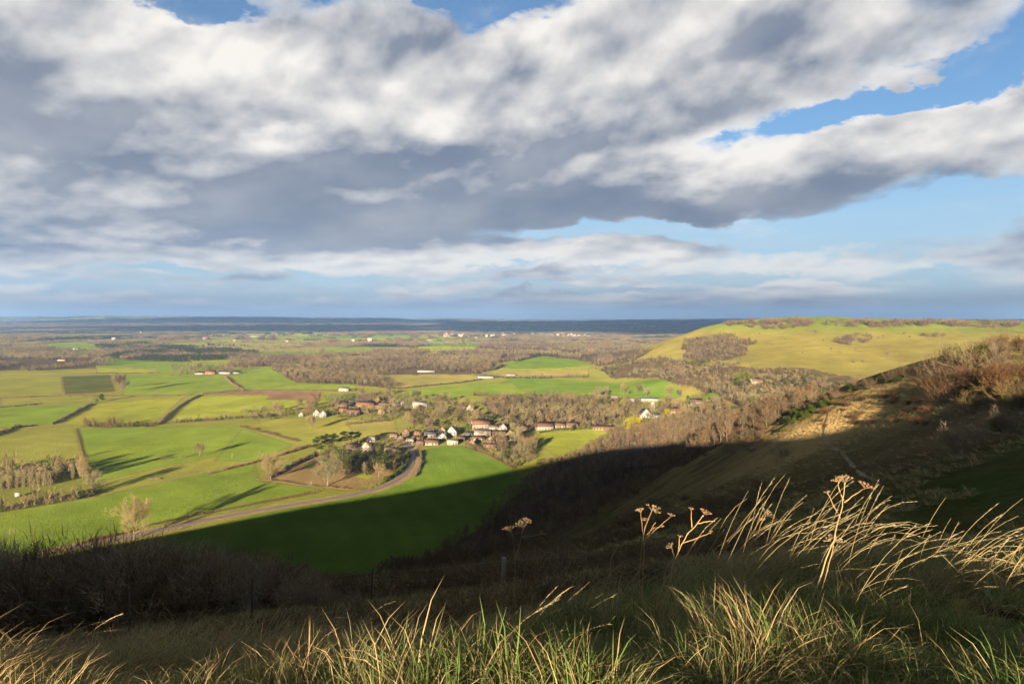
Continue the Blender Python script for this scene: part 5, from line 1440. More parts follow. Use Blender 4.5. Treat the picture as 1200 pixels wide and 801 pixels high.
_win = {}
def win_mesh(w, h):
    key = (round(w, 1), round(h, 1))
    if key not in _win:
        mb = MB(); mb.box(-w / 2, w / 2, -0.05, 0.05, 0, h); _win[key] = mb
    return _win[key]
def build_buildings():
    r = np.random.default_rng(4)
    for name, p0, p1, pf, st, wall, roof, gable, lab in BUILDINGS:
        x, y = at((p0 + p1) / 2, pf, 0, 300.0)
        W = (p1 - p0) / F * y
        wh = 0.4 + 2.1 * st
        tiny = y > 1300
        if gable: Dp = max(5.0, min(9.0, W * 1.1))
        else: Dp = min(max(5.0, W * 0.55), 9.5)
        rz = r.uniform(-0.22, 0.22) + (0.10 if not tiny else 0)
        root = thing(name, lab, 'building' if name in ('barn', 'shed') else 'house', (x, y + Dp / 2, Hs(x, y + Dp / 2) - 0.25), rz, 1.0, 'cottages packed in the village' if 'packed among the village' in lab else 'outbuildings of the brick farm' if 'packed among the brick' in lab else None)
        hw, hd = W / 2, Dp / 2
        span = hw if gable else hd
        pitch = 1.2 if roof in ('orange', 'thatch') else 1.05 if name not in ('barn', 'bungalow') else 0.5
        rh = span * pitch
        # walls with gable ends (ridge along x, or along y for a gable to the front)
        mb = MB(); mb.box(-hw, hw, -hd, hd, 0, wh)
        if gable: g = [[(-hw, s * hd, wh), (hw, s * hd, wh), (0, s * hd, wh + rh)] for s in (-1, 1)]
        else: g = [[(s * hw, -hd, wh), (s * hw, hd, wh), (s * hw, 0, wh + rh)] for s in (-1, 1)]
        for q in g: mb.poly(q)
        mb.build('wall', WALLS[wall], root)
        # roof slabs
        mb = MB(); ov, th = 0.35, 0.18
        for s in (-1, 1):
            if gable:
                e = [(s * (hw + ov), -hd - ov, wh - ov * pitch), (s * (hw + ov), hd + ov, wh - ov * pitch), (0, hd + ov, wh + rh), (0, -hd - ov, wh + rh)]
            else:
                e = [(-hw - ov, s * (hd + ov), wh - ov * pitch), (hw + ov, s * (hd + ov), wh - ov * pitch), (hw + ov, 0, wh + rh), (-hw - ov, 0, wh + rh)]
            lo = np.array(e) + np.array([0, 0, 0.02]); hi = lo + np.array([0, 0, th])
            V = np.vstack([lo, hi])
            Q = [(0, 1, 2, 3), (4, 5, 6, 7), (0, 1, 5, 4), (1, 2, 6, 5), (2, 3, 7, 6), (3, 0, 4, 7)]
            mb.add(V, [t for a in Q for t in ((a[0], a[1], a[2]), (a[0], a[2], a[3]))])
        ro = mb.build('roof', ROOFS[roof], root)
        if tiny: continue
        if name not in ('barn', 'shed'):
            for s in ((-0.7, 0.7) if W > 12 else (0.65,)):
                mb = MB(); cx, cyy = (0, s * hd * 0.8) if gable else (s * hw, 0)
                zt = wh + rh
                mb.box(cx - 0.4, cx + 0.4, cyy - 0.4, cyy + 0.4, zt - 1.2, zt + 1.1)
                mb.box(cx - 0.46, cx + 0.46, cyy - 0.46, cyy + 0.46, zt + 1.102, zt + 1.25)
                for q in (-0.18, 0.18): mb.tube([(cx + q, cyy, zt + 1.25), (cx + q, cyy, zt + 1.6)], 0.12, 6)
                mb.build('chimney', WALLS['brick'], ro)
        nwin = max(2, int(W / 3.2)); nst = max(1, int(round(st)))
        dm = MB(); dm.box(-0.5, 0.5, -0.05, 0.05, 0, 2.05)
        do = dm.build('door', M['door'], root); do.location = (hw * 0.12, -hd - 0.03, 0.3)
        for f in range(nst):
            for q in range(nwin):
                wx = (-1 + 2 * (q + 0.5) / nwin) * hw
                if f == 0 and abs(wx - hw * 0.12) < 1.15: continue
                mb = win_mesh(1.15, 1.15 if f else 1.3)
                o = mb.build('window', M['glass'], root); o.location = (wx, -hd - 0.03, 1.0 + 2.55 * f)
                fr = MB()
                fr.box(-0.66, 0.66, -0.085, -0.051, -0.09, -0.002); fr.box(-0.03, 0.03, -0.075, -0.051, 0, 1.15)
                s_ = fr.build('frame', WALLS['white'], o)
    # the square stone tower
    x, y = at(764.5, 481, 0, 300.0)
    t = thing('stone_tower', 'slim pale stone church tower behind the white manor house', 'tower', (x, y, Hs(x, y) - 0.2), 0.2)
    mb = MB(); mb.box(-2.1, 2.1, -2.1, 2.1, 0, 9.6); mb.box(-2.3, 2.3, -2.3, 2.3, 9.602, 9.9)
    for sx in (-1, 1):
        for sy in (-1, 1): mb.box(sx * 2.2 - 0.3, sx * 2.2 + 0.3, sy * 2.2 - 0.3, sy * 2.2 + 0.3, 0, 6.5)
    mb.build('wall', WALLS['cream'], t)
    mb = MB(); c = [(-2.2, -2.2, 9.91), (2.2, -2.2, 9.91), (2.2, 2.2, 9.91), (-2.2, 2.2, 9.91)]
    for i in range(4): mb.poly([c[i], c[(i + 1) % 4], (0, 0, 12.6)])
    mb.build('roof', ROOFS['pale'], t)
    mb = MB(); mb.box(-0.45, 0.45, -2.16, -2.104, 6.6, 8.4); mb.build('window', M['glass'], t)
    # houses of the far town
    r = np.random.default_rng(12)
    me = []
    for i in range(4):
        w, d, h = r.uniform(9, 16), r.uniform(7, 9), r.uniform(4.5, 7)
        wb, rb = MB(), MB(); wb.box(-w / 2, w / 2, -d / 2, d / 2, 0, h)
        for s in (-1, 1): wb.poly([(s * w / 2, -d / 2, h), (s * w / 2, d / 2, h), (s * w / 2, 0, h + 3.2)])
        for s in (-1, 1): rb.poly([(-w / 2 - .3, s * (d / 2 + .3), h - .2), (w / 2 + .3, s * (d / 2 + .3), h - .2), (w / 2 + .3, 0, h + 3.3), (-w / 2 - .3, 0, h + 3.3)])
        me.append(joined('house', [(wb, WALLS['white'] if i % 2 else WALLS['cream']), (rb, ROOFS[['pale', 'brown', 'white', 'red'][i]])]))
    for i in range(110):
        px = r.uniform(520, 690); py = 393.5 + r.normal() * 1.3 + (px - 600) * 0.008
        x, y = at(px, py, 0, 600.0)
        o = link('far_house', me[i % 4]); o.location = (x, y, Hs(x, y) - 0.3); o.rotation_euler = (0, 0, r.uniform(-0.6, 0.6)); s = r.uniform(0.9, 1.5); o.scale = (s, s, s)
        tag(o, 'tiny white house in the far town under the dark horizon', 'house', 'houses of the far town')
    for i in range(15):
        px = r.uniform(-10, 520); py = r.uniform(384, 401)
        x, y = at(px, py, 0, 600.0)
        o = link('far_house', me[i % 4]); o.location = (x, y, Hs(x, y) - 0.3); o.rotation_euler = (0, 0, r.uniform(-0.6, 0.6)); s = r.uniform(1.0, 1.7); o.scale = (s, s, s)
        tag(o, 'tiny pale house scattered on the far side of the vale', 'house', 'scattered houses of the far vale')

def build_small_things():
    # white hut beside the plantation
    x, y = at(21, 581.5, 0, 300.0)
    t = thing('field_hut', 'small white hut with flat roof in front of the plantation', 'hut', (x, y, Hs(x, y) - 0.1), 0.5)
    mb = MB(); mb.box(-1.6, 1.6, -1.1, 1.1, 0.35, 2.5); mb.build('wall', WALLS['white'], t)
    mb = MB(); mb.box(-1.75, 1.75, -1.25, 1.25, 2.502, 2.62); mb.build('roof', ROOFS['white'], t)
    mb = MB(); mb.box(1.602, 1.66, -0.5, 0.4, 0.4, 2.2); mb.build('door', M['door'], t)
    mb = MB()
    for sx in (-1.2, 1.2): mb.box(sx - 0.12, sx + 0.12, -1.0, 1.0, -0.1, 0.348)
    mb.build('skid', M['wood_post'], t)
    # poles
    for px, py, hp, lab in ((374, 536, 12, 'tall pale pole beside the leftmost pine'), (364.5, 568, 5.5, 'pale gatepost on the near edge of the brown paddock'),
                            (754.5, 457, 7.5, 'white pole standing in the oval green field'), (272, 535.5, 5, 'thin pale pole in the meadow right of the lone tree'), (75, 464, 7, 'thin pale pole at the foot of the dark square field')):
        x, y = at(px, py, 0, 300.0); h = hp / F * y
        o = thing('pole', lab, 'pole', (x, y, Hs(x, y) - 0.2))
        mb = MB(); mb.tube([(0, 0, 0), (0, 0, h * .5), (0, 0, h + 0.2)], [0.17, 0.15, 0.12], 7); mb.build('shaft', M['pole_wood'], o)
        if h > 7:
            mb = MB(); mb.box(-0.7, 0.7, -0.06, 0.06, h - 0.5, h - 0.38)
            mb.build('crossarm', M['pole_wood'], o)
    # fallen tree in the meadow
    x, y = at(179, 561, 0, 300.0)
    o = thing('fallen_tree', 'dead fallen tree lying in the open meadow', 'fallen tree', (x, y, Hs(x, y)), 0.15)
    r = np.random.default_rng(2)
    mb = MB(); mb.tube([(-6, 0.2, 0.35), (-2, 0, 0.45), (2, 0.1, 0.4), (5.5, -0.2, 0.5)], [0.25, 0.38, 0.42, 0.5], 7); mb.build('trunk', M['bark'], o)
    mb = MB()
    for i in range(14):
        q = r.uniform(-6, 3); c = curve((q, 0, 0.4), (-0.6 + r.normal() * .4, r.normal() * .8, abs(r.normal()) * .6), r.uniform(1.5, 3.5), 0.1, 3, r, 0.2); mb.tube(c, [0.14, 0.1, 0.06, 0.02], 4)
    for i in range(10):
        c = curve((5.4, 0, 0.6), (0.5, r.normal(), abs(r.normal())), r.uniform(0.8, 1.6), 0, 2, r, 0.2); mb.tube(c, [0.12, 0.07, 0.02], 4)
    mb.build('branch', M['pale_bark'], o)
    # walkers on the lane
    person(208.6, 621.3, 'person in dark clothes walking on the lane, left of the pair', 1.72, (0.02, 0.022, 0.03), 0.9)
    person(212.6, 620.6, 'person in pale grey jacket walking on the lane, right of the pair', 1.66, (0.12, 0.11, 0.11), 0.9)
M['pole_wood'] = plant_mat('pole_wood', (0.36, 0.31, 0.24), 0.15)
def skin_body(name, verts, edges, rad, mat, parent, root=0):
    me = bpy.data.meshes.new(name); me.from_pydata(verts, edges, []); me.materials.append(mat)
    o = link(name, me, parent)
    md = o.modifiers.new('skin', 'SKIN'); md.use_smooth_shade = True
    for v, q in zip(me.skin_vertices[0].data, rad): v.radius = q if isinstance(q, tuple) else (q, q)
    me.skin_vertices[0].data[root].use_root = True
    sb = o.modifiers.new('subd', 'SUBSURF'); sb.levels = 1; sb.render_levels = 1
    return o
def person(px, py, lab, h, coat, rz):
    x, y = at(px, py, 0, 300.0)
    o = thing('person', lab, 'person', (x, y, Hs(x, y) + 0.12), -rz, h / 1.75)
    skin = plant_mat('skin', (0.42, 0.25, 0.18), 0.05); cloth = plant_mat('coat', coat, 0.0); trous = plant_mat('trousers', (0.03, 0.03, 0.035), 0.0); hair = plant_mat('hair', (0.05, 0.03, 0.02), 0)
    V = [(0, 0, .95), (0, .02, 1.15), (0, .02, 1.36), (0, .03, 1.48), (0, .05, 1.55), (0, .06, 1.66), (0, .06, 1.74),
         (-.10, 0, .90), (-.10, .16, .50), (-.10, .12, .08), (-.10, .25, .04), (.10, 0, .90), (.10, -.06, .50), (.10, -.34, .12), (.10, -.26, .05),
         (-.19, .02, 1.38), (-.25, -.08, 1.12), (-.24, -.02, .88), (-.23, .03, .78), (.19, .02, 1.38), (.25, .10, 1.13), (.23, .24, .92), (.22, .30, .84)]
    E = [(0, 1), (1, 2), (2, 3), (3, 4), (4, 5), (5, 6), (0, 7), (7, 8), (8, 9), (9, 10), (0, 11), (11, 12), (12, 13), (13, 14), (2, 15), (15, 16), (16, 17), (17, 18), (2, 19), (19, 20), (20, 21), (21, 22)]
    Rr = [(.15, .11), (.15, .11), (.17, .11), .065, .06, (.085, .1), (.07, .08), .095, .065, .045, .04, .095, .065, .045, .04, .06, .05, .038, .035, .06, .05, .038, .035]
    skin_body('body', V, E, Rr, skin, o)
    J = [(0, 0, .86), (0, .02, 1.1), (0, .02, 1.36), (0, .03, 1.46), (-.2, .02, 1.38), (-.26, -.08, 1.12), (-.25, -.02, .9), (.2, .02, 1.38), (.26, .10, 1.13), (.24, .23, .94)]
    skin_body('jacket', J, [(0, 1), (1, 2), (2, 3), (2, 4), (4, 5), (5, 6), (2, 7), (7, 8), (8, 9)], [(.19, .15), (.18, .14), (.2, .14), .08, .08, .07, .055, .08, .07, .055], cloth, o)
    skin_body('trousers', [(0, 0, .95), (-.10, 0, .88), (-.10, .16, .50), (-.10, .125, .14), (.10, 0, .88), (.10, -.06, .50), (.10, -.33, .17)], [(0, 1), (1, 2), (2, 3), (0, 4), (4, 5), (5, 6)], [(.16, .13), .11, .08, .065, .11, .08, .065], trous, o)
    skin_body('hair', [(0, .03, 1.66), (0, .02, 1.72), (0, .05, 1.78)], [(0, 1), (1, 2)], [.085, .1, .06], hair, o)
# ------------------------------------------------------------------ the slope at the camera's feet
M['blade_green'] = plant_mat('grass_green', (0.130, 0.195, 0.055), 0.35, trans=0.25)
M['blade_olive'] = plant_mat('grass_olive', (0.170, 0.180, 0.070), 0.35, trans=0.25)
M['blade_straw'] = plant_mat('grass_straw', (0.38, 0.30, 0.160), 0.30, trans=0.2)
M['stem_straw'] = plant_mat('dry_stem', (0.40, 0.29, 0.145), 0.10, noise=0.25, scale=6, trans=0.1)
M['umbel'] = plant_mat('dry_umbel', (0.33, 0.245, 0.150), 0.15, trans=0.1)
M['thicket_twig'] = plant_mat('thicket_twig', (0.27, 0.21, 0.155), 0.3)
M['rust'] = plant_mat('rust_twig', (0.105, 0.055, 0.028), 0.30)
M['ochre'] = plant_mat('ochre_twig', (0.125, 0.098, 0.042), 0.25)

def blades(mb, r, n, L, spread_, w, lean, curl, segs=4):
    """n curved blades growing out of one tuft, leaning with the wind towards +x"""
    for i in range(n):
        a = r.uniform(0, 6.283); q = spread_ * math.sqrt(r.uniform())
        b = np.array([math.cos(a) * q, math.sin(a) * q, -0.02])
        d = unit(np.array([math.cos(a) * 0.45 + lean + r.normal() * 0.22, math.sin(a) * 0.45 + r.normal() * 0.22, 1.0]))
        l = L * r.uniform(0.55, 1.15); ww = w * r.uniform(0.7, 1.3)
        side = unit(np.cross(d, np.array([r.normal(), r.normal(), 0.2])))
        p = b; pts = [p]
        for k in range(segs):
            d = unit(d + np.array([lean * 0.35 + math.cos(a) * 0.12, math.sin(a) * 0.12, -curl * (k + 1) / segs]))
            p = p + d * l / segs; pts.append(p)
        V = []
        for k, q_ in enumerate(pts[:-1]):
            t = ww * (1 - 0.75 * k / segs) / 2; V += [q_ - side * t, q_ + side * t]
        V.append(pts[-1])
        T = []
        for k in range(segs - 1): T += [(2 * k, 2 * k + 1, 2 * k + 3), (2 * k, 2 * k + 3, 2 * k + 2)]
        T.append((2 * segs - 2, 2 * segs - 1, 2 * segs))
        mb.add(V, T)

def build_grass():
    r = np.random.default_rng(21)
    protos = []
    for i in range(12):
        g, o, s = MB(), MB(), MB()
        ratio = [(46, 10, 3), (46, 14, 5), (38, 18, 8), (50, 10, 2), (22, 26, 14), (18, 24, 22), (24, 22, 14), (16, 26, 20), (4, 14, 44), (6, 12, 44), (3, 10, 52), (6, 10, 40)][i]
        L = [0.22, 0.27, 0.24, 0.20, 0.27, 0.29, 0.24, 0.30, 0.31, 0.27, 0.33, 0.28][i]
        blades(g, r, ratio[0], L * 0.95, 0.085, 0.0060, 0.24, 0.58); blades(o, r, ratio[1], L, 0.09, 0.0056, 0.28, 0.60); blades(s, r, ratio[2], L * 1.1, 0.09, 0.0047, 0.36, 0.52)
        protos.append(joined('grass tuft', [(g, M['blade_green']), (o, M['blade_olive']), (s, M['blade_straw'])]))
    c = proto_objs('grass tuft source', protos)
    n = 15000
    rad = np.sqrt(r.uniform(1.7 ** 2, 17.0 ** 2, n)) ; rad = rad[rad > 0]
    # more tufts close by, where single blades show
    extra = np.sqrt(r.uniform(1.7 ** 2, 6.0 ** 2, 5000)); rad = np.concatenate([rad, extra]); n = len(rad)
    az = r.uniform(-0.78, 0.78, n)
    X, Y = rad * np.sin(az), rad * np.cos(az); Z = H(X, Y)
    px = X / Y * F + CX
    f = fbm(X / 1.3, Y / 1.3, 41, 3)
    straw = np.clip(0.42 - 0.00052 * px, 0.0, 0.5) + 0.35 * f + 0.25 * (np.exp(-((px - 90) / 110) ** 2) + np.exp(-((px - 380) / 60) ** 2)) * (rad > 4)
    green = 0.25 + 0.0004 * px - 0.4 * f
    u = r.uniform(size=n)
    idx = np.where(u < straw, r.integers(8, 12, n), np.where(u < straw + green, r.integers(0, 4, n), r.integers(4, 8, n)))
    tus = 0.80 + 1.15 * np.clip(fbm(X / 0.8, Y / 0.8, 43, 3) + 0.12, -0.35, 1.0)
    sc = tus * r.uniform(0.8, 1.25, n)
    rot = np.stack([r.normal(size=n) * 0.12, r.normal(size=n) * 0.12, r.normal(size=n) * 0.5], 1)
    scatter('grass', c, 12, np.stack([X, Y, Z], 1), rot, np.stack([sc, sc, sc], 1), idx)
    # shaggy straw tussocks on the lip
    P2, S2 = [], []
    for cpx, cd, rr_, m_ in ((1130, 6.6, 0.35, 70), (1010, 6.9, 0.3, 40), (575, 4.0, 0.34, 60), (525, 4.3, 0.22, 34), (110, 4.6, 0.4, 70), (230, 5.0, 0.3, 46), (385, 5.0, 0.3, 44), (30, 4.2, 0.3, 40), (880, 6.8, 0.25, 30), (700, 5.6, 0.25, 26)):
        cx_, cy_ = at_d(cpx, cd)
        for _ in range(m_):
            a_ = r.uniform(0, 6.28); q_ = rr_ * math.sqrt(r.uniform()); x_, y_ = cx_ + q_ * math.cos(a_), cy_ + q_ * math.sin(a_)
            P2.append((x_, y_, Hs(x_, y_) + 0.10 * (1 - q_ / rr_))); S2.append(r.uniform(0.75, 1.1))
    m_ = len(P2); S2 = np.array(S2)
    green_ = np.array([1 if 500 < p[0] / p[1] * F + CX < 660 else 0 for p in P2])
    scatter('grass', c, 12, np.array(P2), np.stack([r.normal(size=m_) * 0.2, r.normal(size=m_) * 0.2 + 0.15, r.normal(size=m_) * 0.5], 1), np.stack([S2, S2, S2], 1), np.where(green_ & (r.uniform(size=m_) < 0.75), r.integers(0, 5, m_), r.integers(7, 12, m_)))
    # rough grass farther down the slope and over the combe
    q = []
    for i in range(3):
        s = MB(); blades(s, r, 40, 0.55, 0.35, 0.022, 0.1, 0.4, 3); q.append(s.mesh('rough grass', M[['blade_olive', 'blade_straw', 'blade_olive'][i]]))
    c = proto_objs('rough grass source', q)
    n = 26000
    rad = np.exp(r.uniform(np.log(13), np.log(150), n)); az = r.uniform(-0.70, 0.70, n)
    X, Y = rad * np.sin(az), rad * np.cos(az); Z = H(X, Y)
    m = (fbm(X / 14, Y / 14, 47, 3) > -0.25) & (Z - plain(X, Y) > 12); X, Y, Z = X[m], Y[m], Z[m]; n = len(X)
    sc = r.uniform(0.5, 1.2, n) * (0.7 + 0.008 * np.hypot(X, Y).clip(0, 80))
    scatter('grass', c, 3, np.stack([X, Y, Z], 1), np.stack([r.normal(size=n) * .1, r.normal(size=n) * .1, r.normal(size=n) * .6], 1), np.stack([sc, sc, sc * 0.7], 1))

def stem_curve(b, L, lean, droop, r, k=7, ya=0.0):
    d = unit(np.array([lean * 0.6, ya, 1.0])); p = np.array(b, float); pts = [p]
    for i in range(k):
        d = unit(d + np.array([lean * 0.22, r.normal() * 0.02 + ya * .05, -droop * (i / k)])); p = p + d * L / k; pts.append(p)
    return np.array(pts)
def build_stems():
    """tall dry flowering stems of the grass, bowed to the right by the wind"""
    r = np.random.default_rng(33)
    mb = MB(); hd = MB()
    def stem(px, d, L, lean, droop, thick=0.0030, head=True):
        x, y = at_d(px, d); thick = thick * max(1.0, d / 4.2); b = (x, y, Hs(x, y) - 0.02)
        c = stem_curve(b, L, lean, droop, r, 8, r.normal() * 0.12)
        mb.tube(c, thick * np.linspace(1.0, 0.45, len(c)), 3)
        if head and r.uniform() < 0.75:
            k = 16; f = r.uniform(0.80, 1.0, k) * (len(c) - 1); i = np.minimum(f.astype(int), len(c) - 2)
            P = c[i] + (c[i + 1] - c[i]) * (f - i)[:, None]
            D = unit(unit(c[-1] - c[-2]) + r.normal(size=(k, 3)) * 0.16) * r.uniform(0.02, 0.05, (k, 1))
            hd.slivers(P, D, 0.0009 * y, r)
        if r.uniform() < 0.5:
            k = r.integers(1, 3)
            for _ in range(k):
                i = r.integers(1, 4); D = unit(np.array([[lean + r.normal() * .5, r.normal() * .5, 0.5]])) * r.uniform(0.15, 0.3); mb.slivers(c[i:i + 1], D, 0.006, r)
    for i in range(34): stem(r.normal(570, 34), r.uniform(3.5, 4.6), r.uniform(0.35, 0.72), r.uniform(0.25, 0.6), 0.10, 0.0021)
    for i in range(190): stem(r.uniform(775, 1000), r.uniform(5.7, 8.8), r.uniform(0.6, 1.5), r.uniform(0.12, 0.85), r.uniform(0.0, 0.42), 0.0019)
    for i in range(130): stem(r.uniform(950, 1240), r.uniform(4.6, 8.4), r.uniform(0.5, 1.2), r.uniform(0.15, 0.9), r.uniform(0.0, 0.4), 0.0019)
    for i in range(150): stem(r.uniform(-20, 480), r.uniform(4.0, 7.5), r.uniform(0.35, 0.75), r.uniform(0.3, 0.8), r.uniform(0.1, 0.35), 0.0024)
    for i in range(50): stem(r.normal(250, 60), r.uniform(5.0, 7.0), r.uniform(0.45, 0.75), r.uniform(0.4, 0.7), r.uniform(0.1, 0.35))
    for i in range(24): stem(r.normal(30, 30), r.uniform(4.0, 6.0), r.uniform(0.5, 0.85), r.uniform(0.4, 0.8), r.uniform(0.1, 0.3))
    for i in range(90): stem(r.uniform(380, 800), r.uniform(6.0, 10.0), r.uniform(0.4, 0.85), r.uniform(0.2, 0.6), r.uniform(0.05, 0.3), 0.0024)
    for i in range(60): stem(r.uniform(600, 1240), r.uniform(3.2, 6.0), r.uniform(0.25, 0.5), r.uniform(0.2, 0.7), r.uniform(0.05, 0.4), 0.0022, False)
    for i in range(520): stem(r.uniform(-60, 860), math.exp(r.uniform(math.log(7.5), math.log(21))), r.uniform(0.35, 0.85), r.uniform(0.1, 0.7), r.uniform(0.0, 0.4), 0.0016)
    o = link('tall_grass', joined('tall_grass', [(mb, M['stem_straw']), (hd, M['umbel'])])); stuff(o)

def build_umbellifers():
    r = np.random.default_rng(8)
    def P3(px, py, d): return np.array([(px - CX) / F * d, d, CAMZ - (py - HY) / F * d])
    def umbel(mb, c, d, size, up):
        """rays of one dried umbel with a little seed cluster at each end"""
        up = unit(up); a = unit(np.cross(up, [0.3, 0.9, 0.1])); b = np.cross(up, a)
        for i in range(15):
            th = r.uniform(0, 6.28); q = math.sqrt(r.uniform()) * 0.95
            e = c + size * (a * math.cos(th) * q * 0.85 + b * math.sin(th) * q * 0.85 + up * (0.55 - 0.18 * q))
            mb.tube(np.array([c, (c + e) / 2 + up * size * 0.04, e]), [0.0016, 0.0013, 0.0011], 3)
            k = 11
            D = unit(up * 0.8 + r.normal(size=(k, 3)) * 0.8) * size * r.uniform(0.10, 0.22, (k, 1))
            mb.slivers(np.repeat(e[None], k, 0), D, 0.0045, r)
    def plant(lab, d, stems, heads, thick=0.006):
        """stems: polylines of (column,row); heads: (column,row,size in px, tilt)"""
        root_px, root_py = stems[0][0]
        x, y = at_d(root_px, d); base = np.array([x, y, Hs(x, y)])
        t = thing('dry_hogweed', lab, 'plant', tuple(base))
        for k, s in enumerate(stems):
            mb = MB(); dd = d + r.normal() * 0.06 * k
            pts = np.array([P3(a, b, d + 0.05 * i * (1 if k % 2 else -0.4)) for i, (a, b) in enumerate(s)])
            # smooth the joints a little
            fine = [pts[0]]
            for i in range(len(pts) - 1):
                for f in (0.33, 0.66, 1.0): fine.append(pts[i] + (pts[i + 1] - pts[i]) * f + r.normal(size=3) * 0.0025)
            fine = np.array(fine); q = thick * (1.0 if k == 0 else 0.75)
            mb.tube(fine - base, np.linspace(q, q * 0.5, len(fine)), 6)
            for i in range(len(pts)): mb.tube([pts[i] - base - np.array([0, 0, q]), pts[i] - base + np.array([0, 0, q])], q * 0.9, 6)
            mb.build('stem', M['stem_straw'], t)
        for a, b, sz, tx in heads:
            mb = MB(); umbel(mb, P3(a, b, d) - base, d, sz / F * d, np.array([tx, r.normal() * 0.2, 1.0])); mb.build('umbel', M['umbel'], t)
    def foot(px, d): return (px, HY + (CAMZ - Hs(*at_d(px, d))) / d * F + 3)
    plant('tall golden dry hogweed standing highest against the dark slope', 5.0,
          [[foot(937, 5.0), (953, 700), (968, 655), (978, 632), (984, 606), (988, 585), (990, 566)], [foot(949, 5.0), (960, 700), (970, 668), (976, 640), (979, 632)],
           [(984, 606), (977, 592), (970, 578)], [(990, 588), (1003, 578), (1013, 572)], [(988, 585), (983, 572), (983, 565)], [foot(942, 5.0), (950, 712), (958, 690)]],
          [(990, 566, 15, 0.1), (1013, 572, 11, 0.4), (983, 565, 9, -0.3), (970, 578, 5, -0.3), (974, 634, 10, -0.6), (982, 636, 11, 0.3)], 0.0062)
    plant('pair of slender dry hogweed stems left of the bent one', 7.2,
          [[foot(750, 7.2), (749, 670), (752, 640), (756, 618), (764, 598)], [foot(752, 7.2), (753, 680), (755, 650), (753, 620), (751, 600)], [(756, 632), (766, 622), (785, 606)], [(758, 626), (766, 618), (776, 617)], [(754, 640), (762, 622), (768, 612)]],
          [(764, 598, 11, 0.2), (751, 600, 8, -0.1), (786, 605, 6, 0.3), (776, 617, 3, 0.3), (768, 601, 7, 0.4), (755, 610, 5, 0.0)], 0.0052)
    plant('bent golden dry hogweed with a forked top right of the slender pair', 6.3,
          [[foot(783, 6.3), (784, 690), (787, 665), (795, 645), (806, 625), (818, 612), (824, 604)], [foot(777, 6.3), (776, 690), (780, 668), (790, 651)], [(800, 636), (818, 630), (833, 624)], [(811, 620), (810, 607), (810, 597)], [(818, 613), (828, 611), (837, 610)], [(790, 651), (788, 645), (787, 641)], [(795, 645), (796, 634), (797, 628)]],
          [(826, 603, 10, 0.4), (810, 597, 4, 0.2), (787, 642, 8, -0.3), (797, 629, 4, 0.1), (833, 623, 3, 0.3)], 0.0064)
    plant('pinkish dry hogweed with open umbels beside the fence post', 8.6,
          [[foot(603, 8.6), (604, 660), (603, 643), (599, 622)], [(604, 655), (609, 637), (612, 620)], [(608, 640), (602, 628), (599, 624)], [(611, 628), (622, 628), (632, 626)], [(611, 625), (614, 618), (616, 614)]],
          [(598, 622, 10, -0.2), (612, 618, 11, 0.1), (617, 613, 9, 0.4), (633, 626, 8, 0.4), (615, 633, 7, 0.0)], 0.0055)
    plant('short dry hogweed with one closed umbel left of the slender pair', 8.4,
          [[foot(713, 8.4), (715, 658), (719, 644), (722, 636)], [(716, 654), (724, 640), (731, 637)]], [(723, 636, 9, 0.5)], 0.005)
    plant('small dry hogweed head among the bowed grasses', 7.6,
          [[foot(880, 7.6), (884, 640), (890, 618), (897, 604)]], [(898, 604, 11, 0.6), (892, 610, 6, 0.0)], 0.005)
    plant('thin dry hogweed stalks at the dark thicket edge left of the post', 9.0,
          [[foot(436, 9.0), (437, 690), (438, 675), (442, 664)], [foot(441, 9.0), (442, 690), (441, 678)]], [(442, 663, 8, 0.2), (440, 676, 5, 0.0)], 0.004)
    plant('low fluffy seed plume at the bottom of the slope', 4.2, [[foot(236, 4.2), (238, 800), (240, 785)]], [(240, 786, 13, 0.1), (239, 795, 12, 0.2), (236, 800, 11, -0.2)], 0.005)

def build_fence():
    def P3(px, py, d): return np.array([(px - CX) / F * d, d, CAMZ - (py - HY) / F * d])
    A = P3(590, 655, 23.0)
    t = thing('wire_fence', 'wooden-posted wire fence below the grassy lip', 'fence', (A[0], A[1], Hs(A[0], A[1])))
    base = np.array(t.location)
    line = [(-90, 713, 17.2), (12, 704, 18.2), (151, 692, 19.4), (295, 679.5, 20.6), (436, 668, 21.8), (590, 655, 23.0), (760, 640, 24.6), (950, 622, 26.4)]
    tops = []
    for i, (px, py, d) in enumerate(line):
        p = P3(px, py, d); g = Hs(p[0], p[1]); p[2] = max(p[2], g + 0.95); p[2] = min(p[2], g + 1.65)
        r_ = 0.075 if px == 590 else 0.022
        mb = MB(); mb.tube(np.array([(p[0], p[1], g - 0.3), (p[0], p[1], (g + p[2]) / 2), (p[0] + 0.02, p[1], p[2] + 0.06)]) - base, [r_ * 1.05, r_, r_], 8)
        mb.build('post', M['wood_post'] if px == 590 else M['dark_post'], t); tops.append(p)
    for k, dz in enumerate((0.03, 0.40, 0.72)):
        mb = MB()
        for a, b in zip(tops[:-1], tops[1:]):
            f = np.linspace(0, 1, 9)[:, None]
            pts = a + (b - a) * f; pts[:, 2] -= dz + 0.05 * 4 * (f * (1 - f))[:, 0]; pts[:, 1] -= 0.05
            mb.tube(pts - base, 0.004, 4)
        mb.build('wire', M['wire'], t)

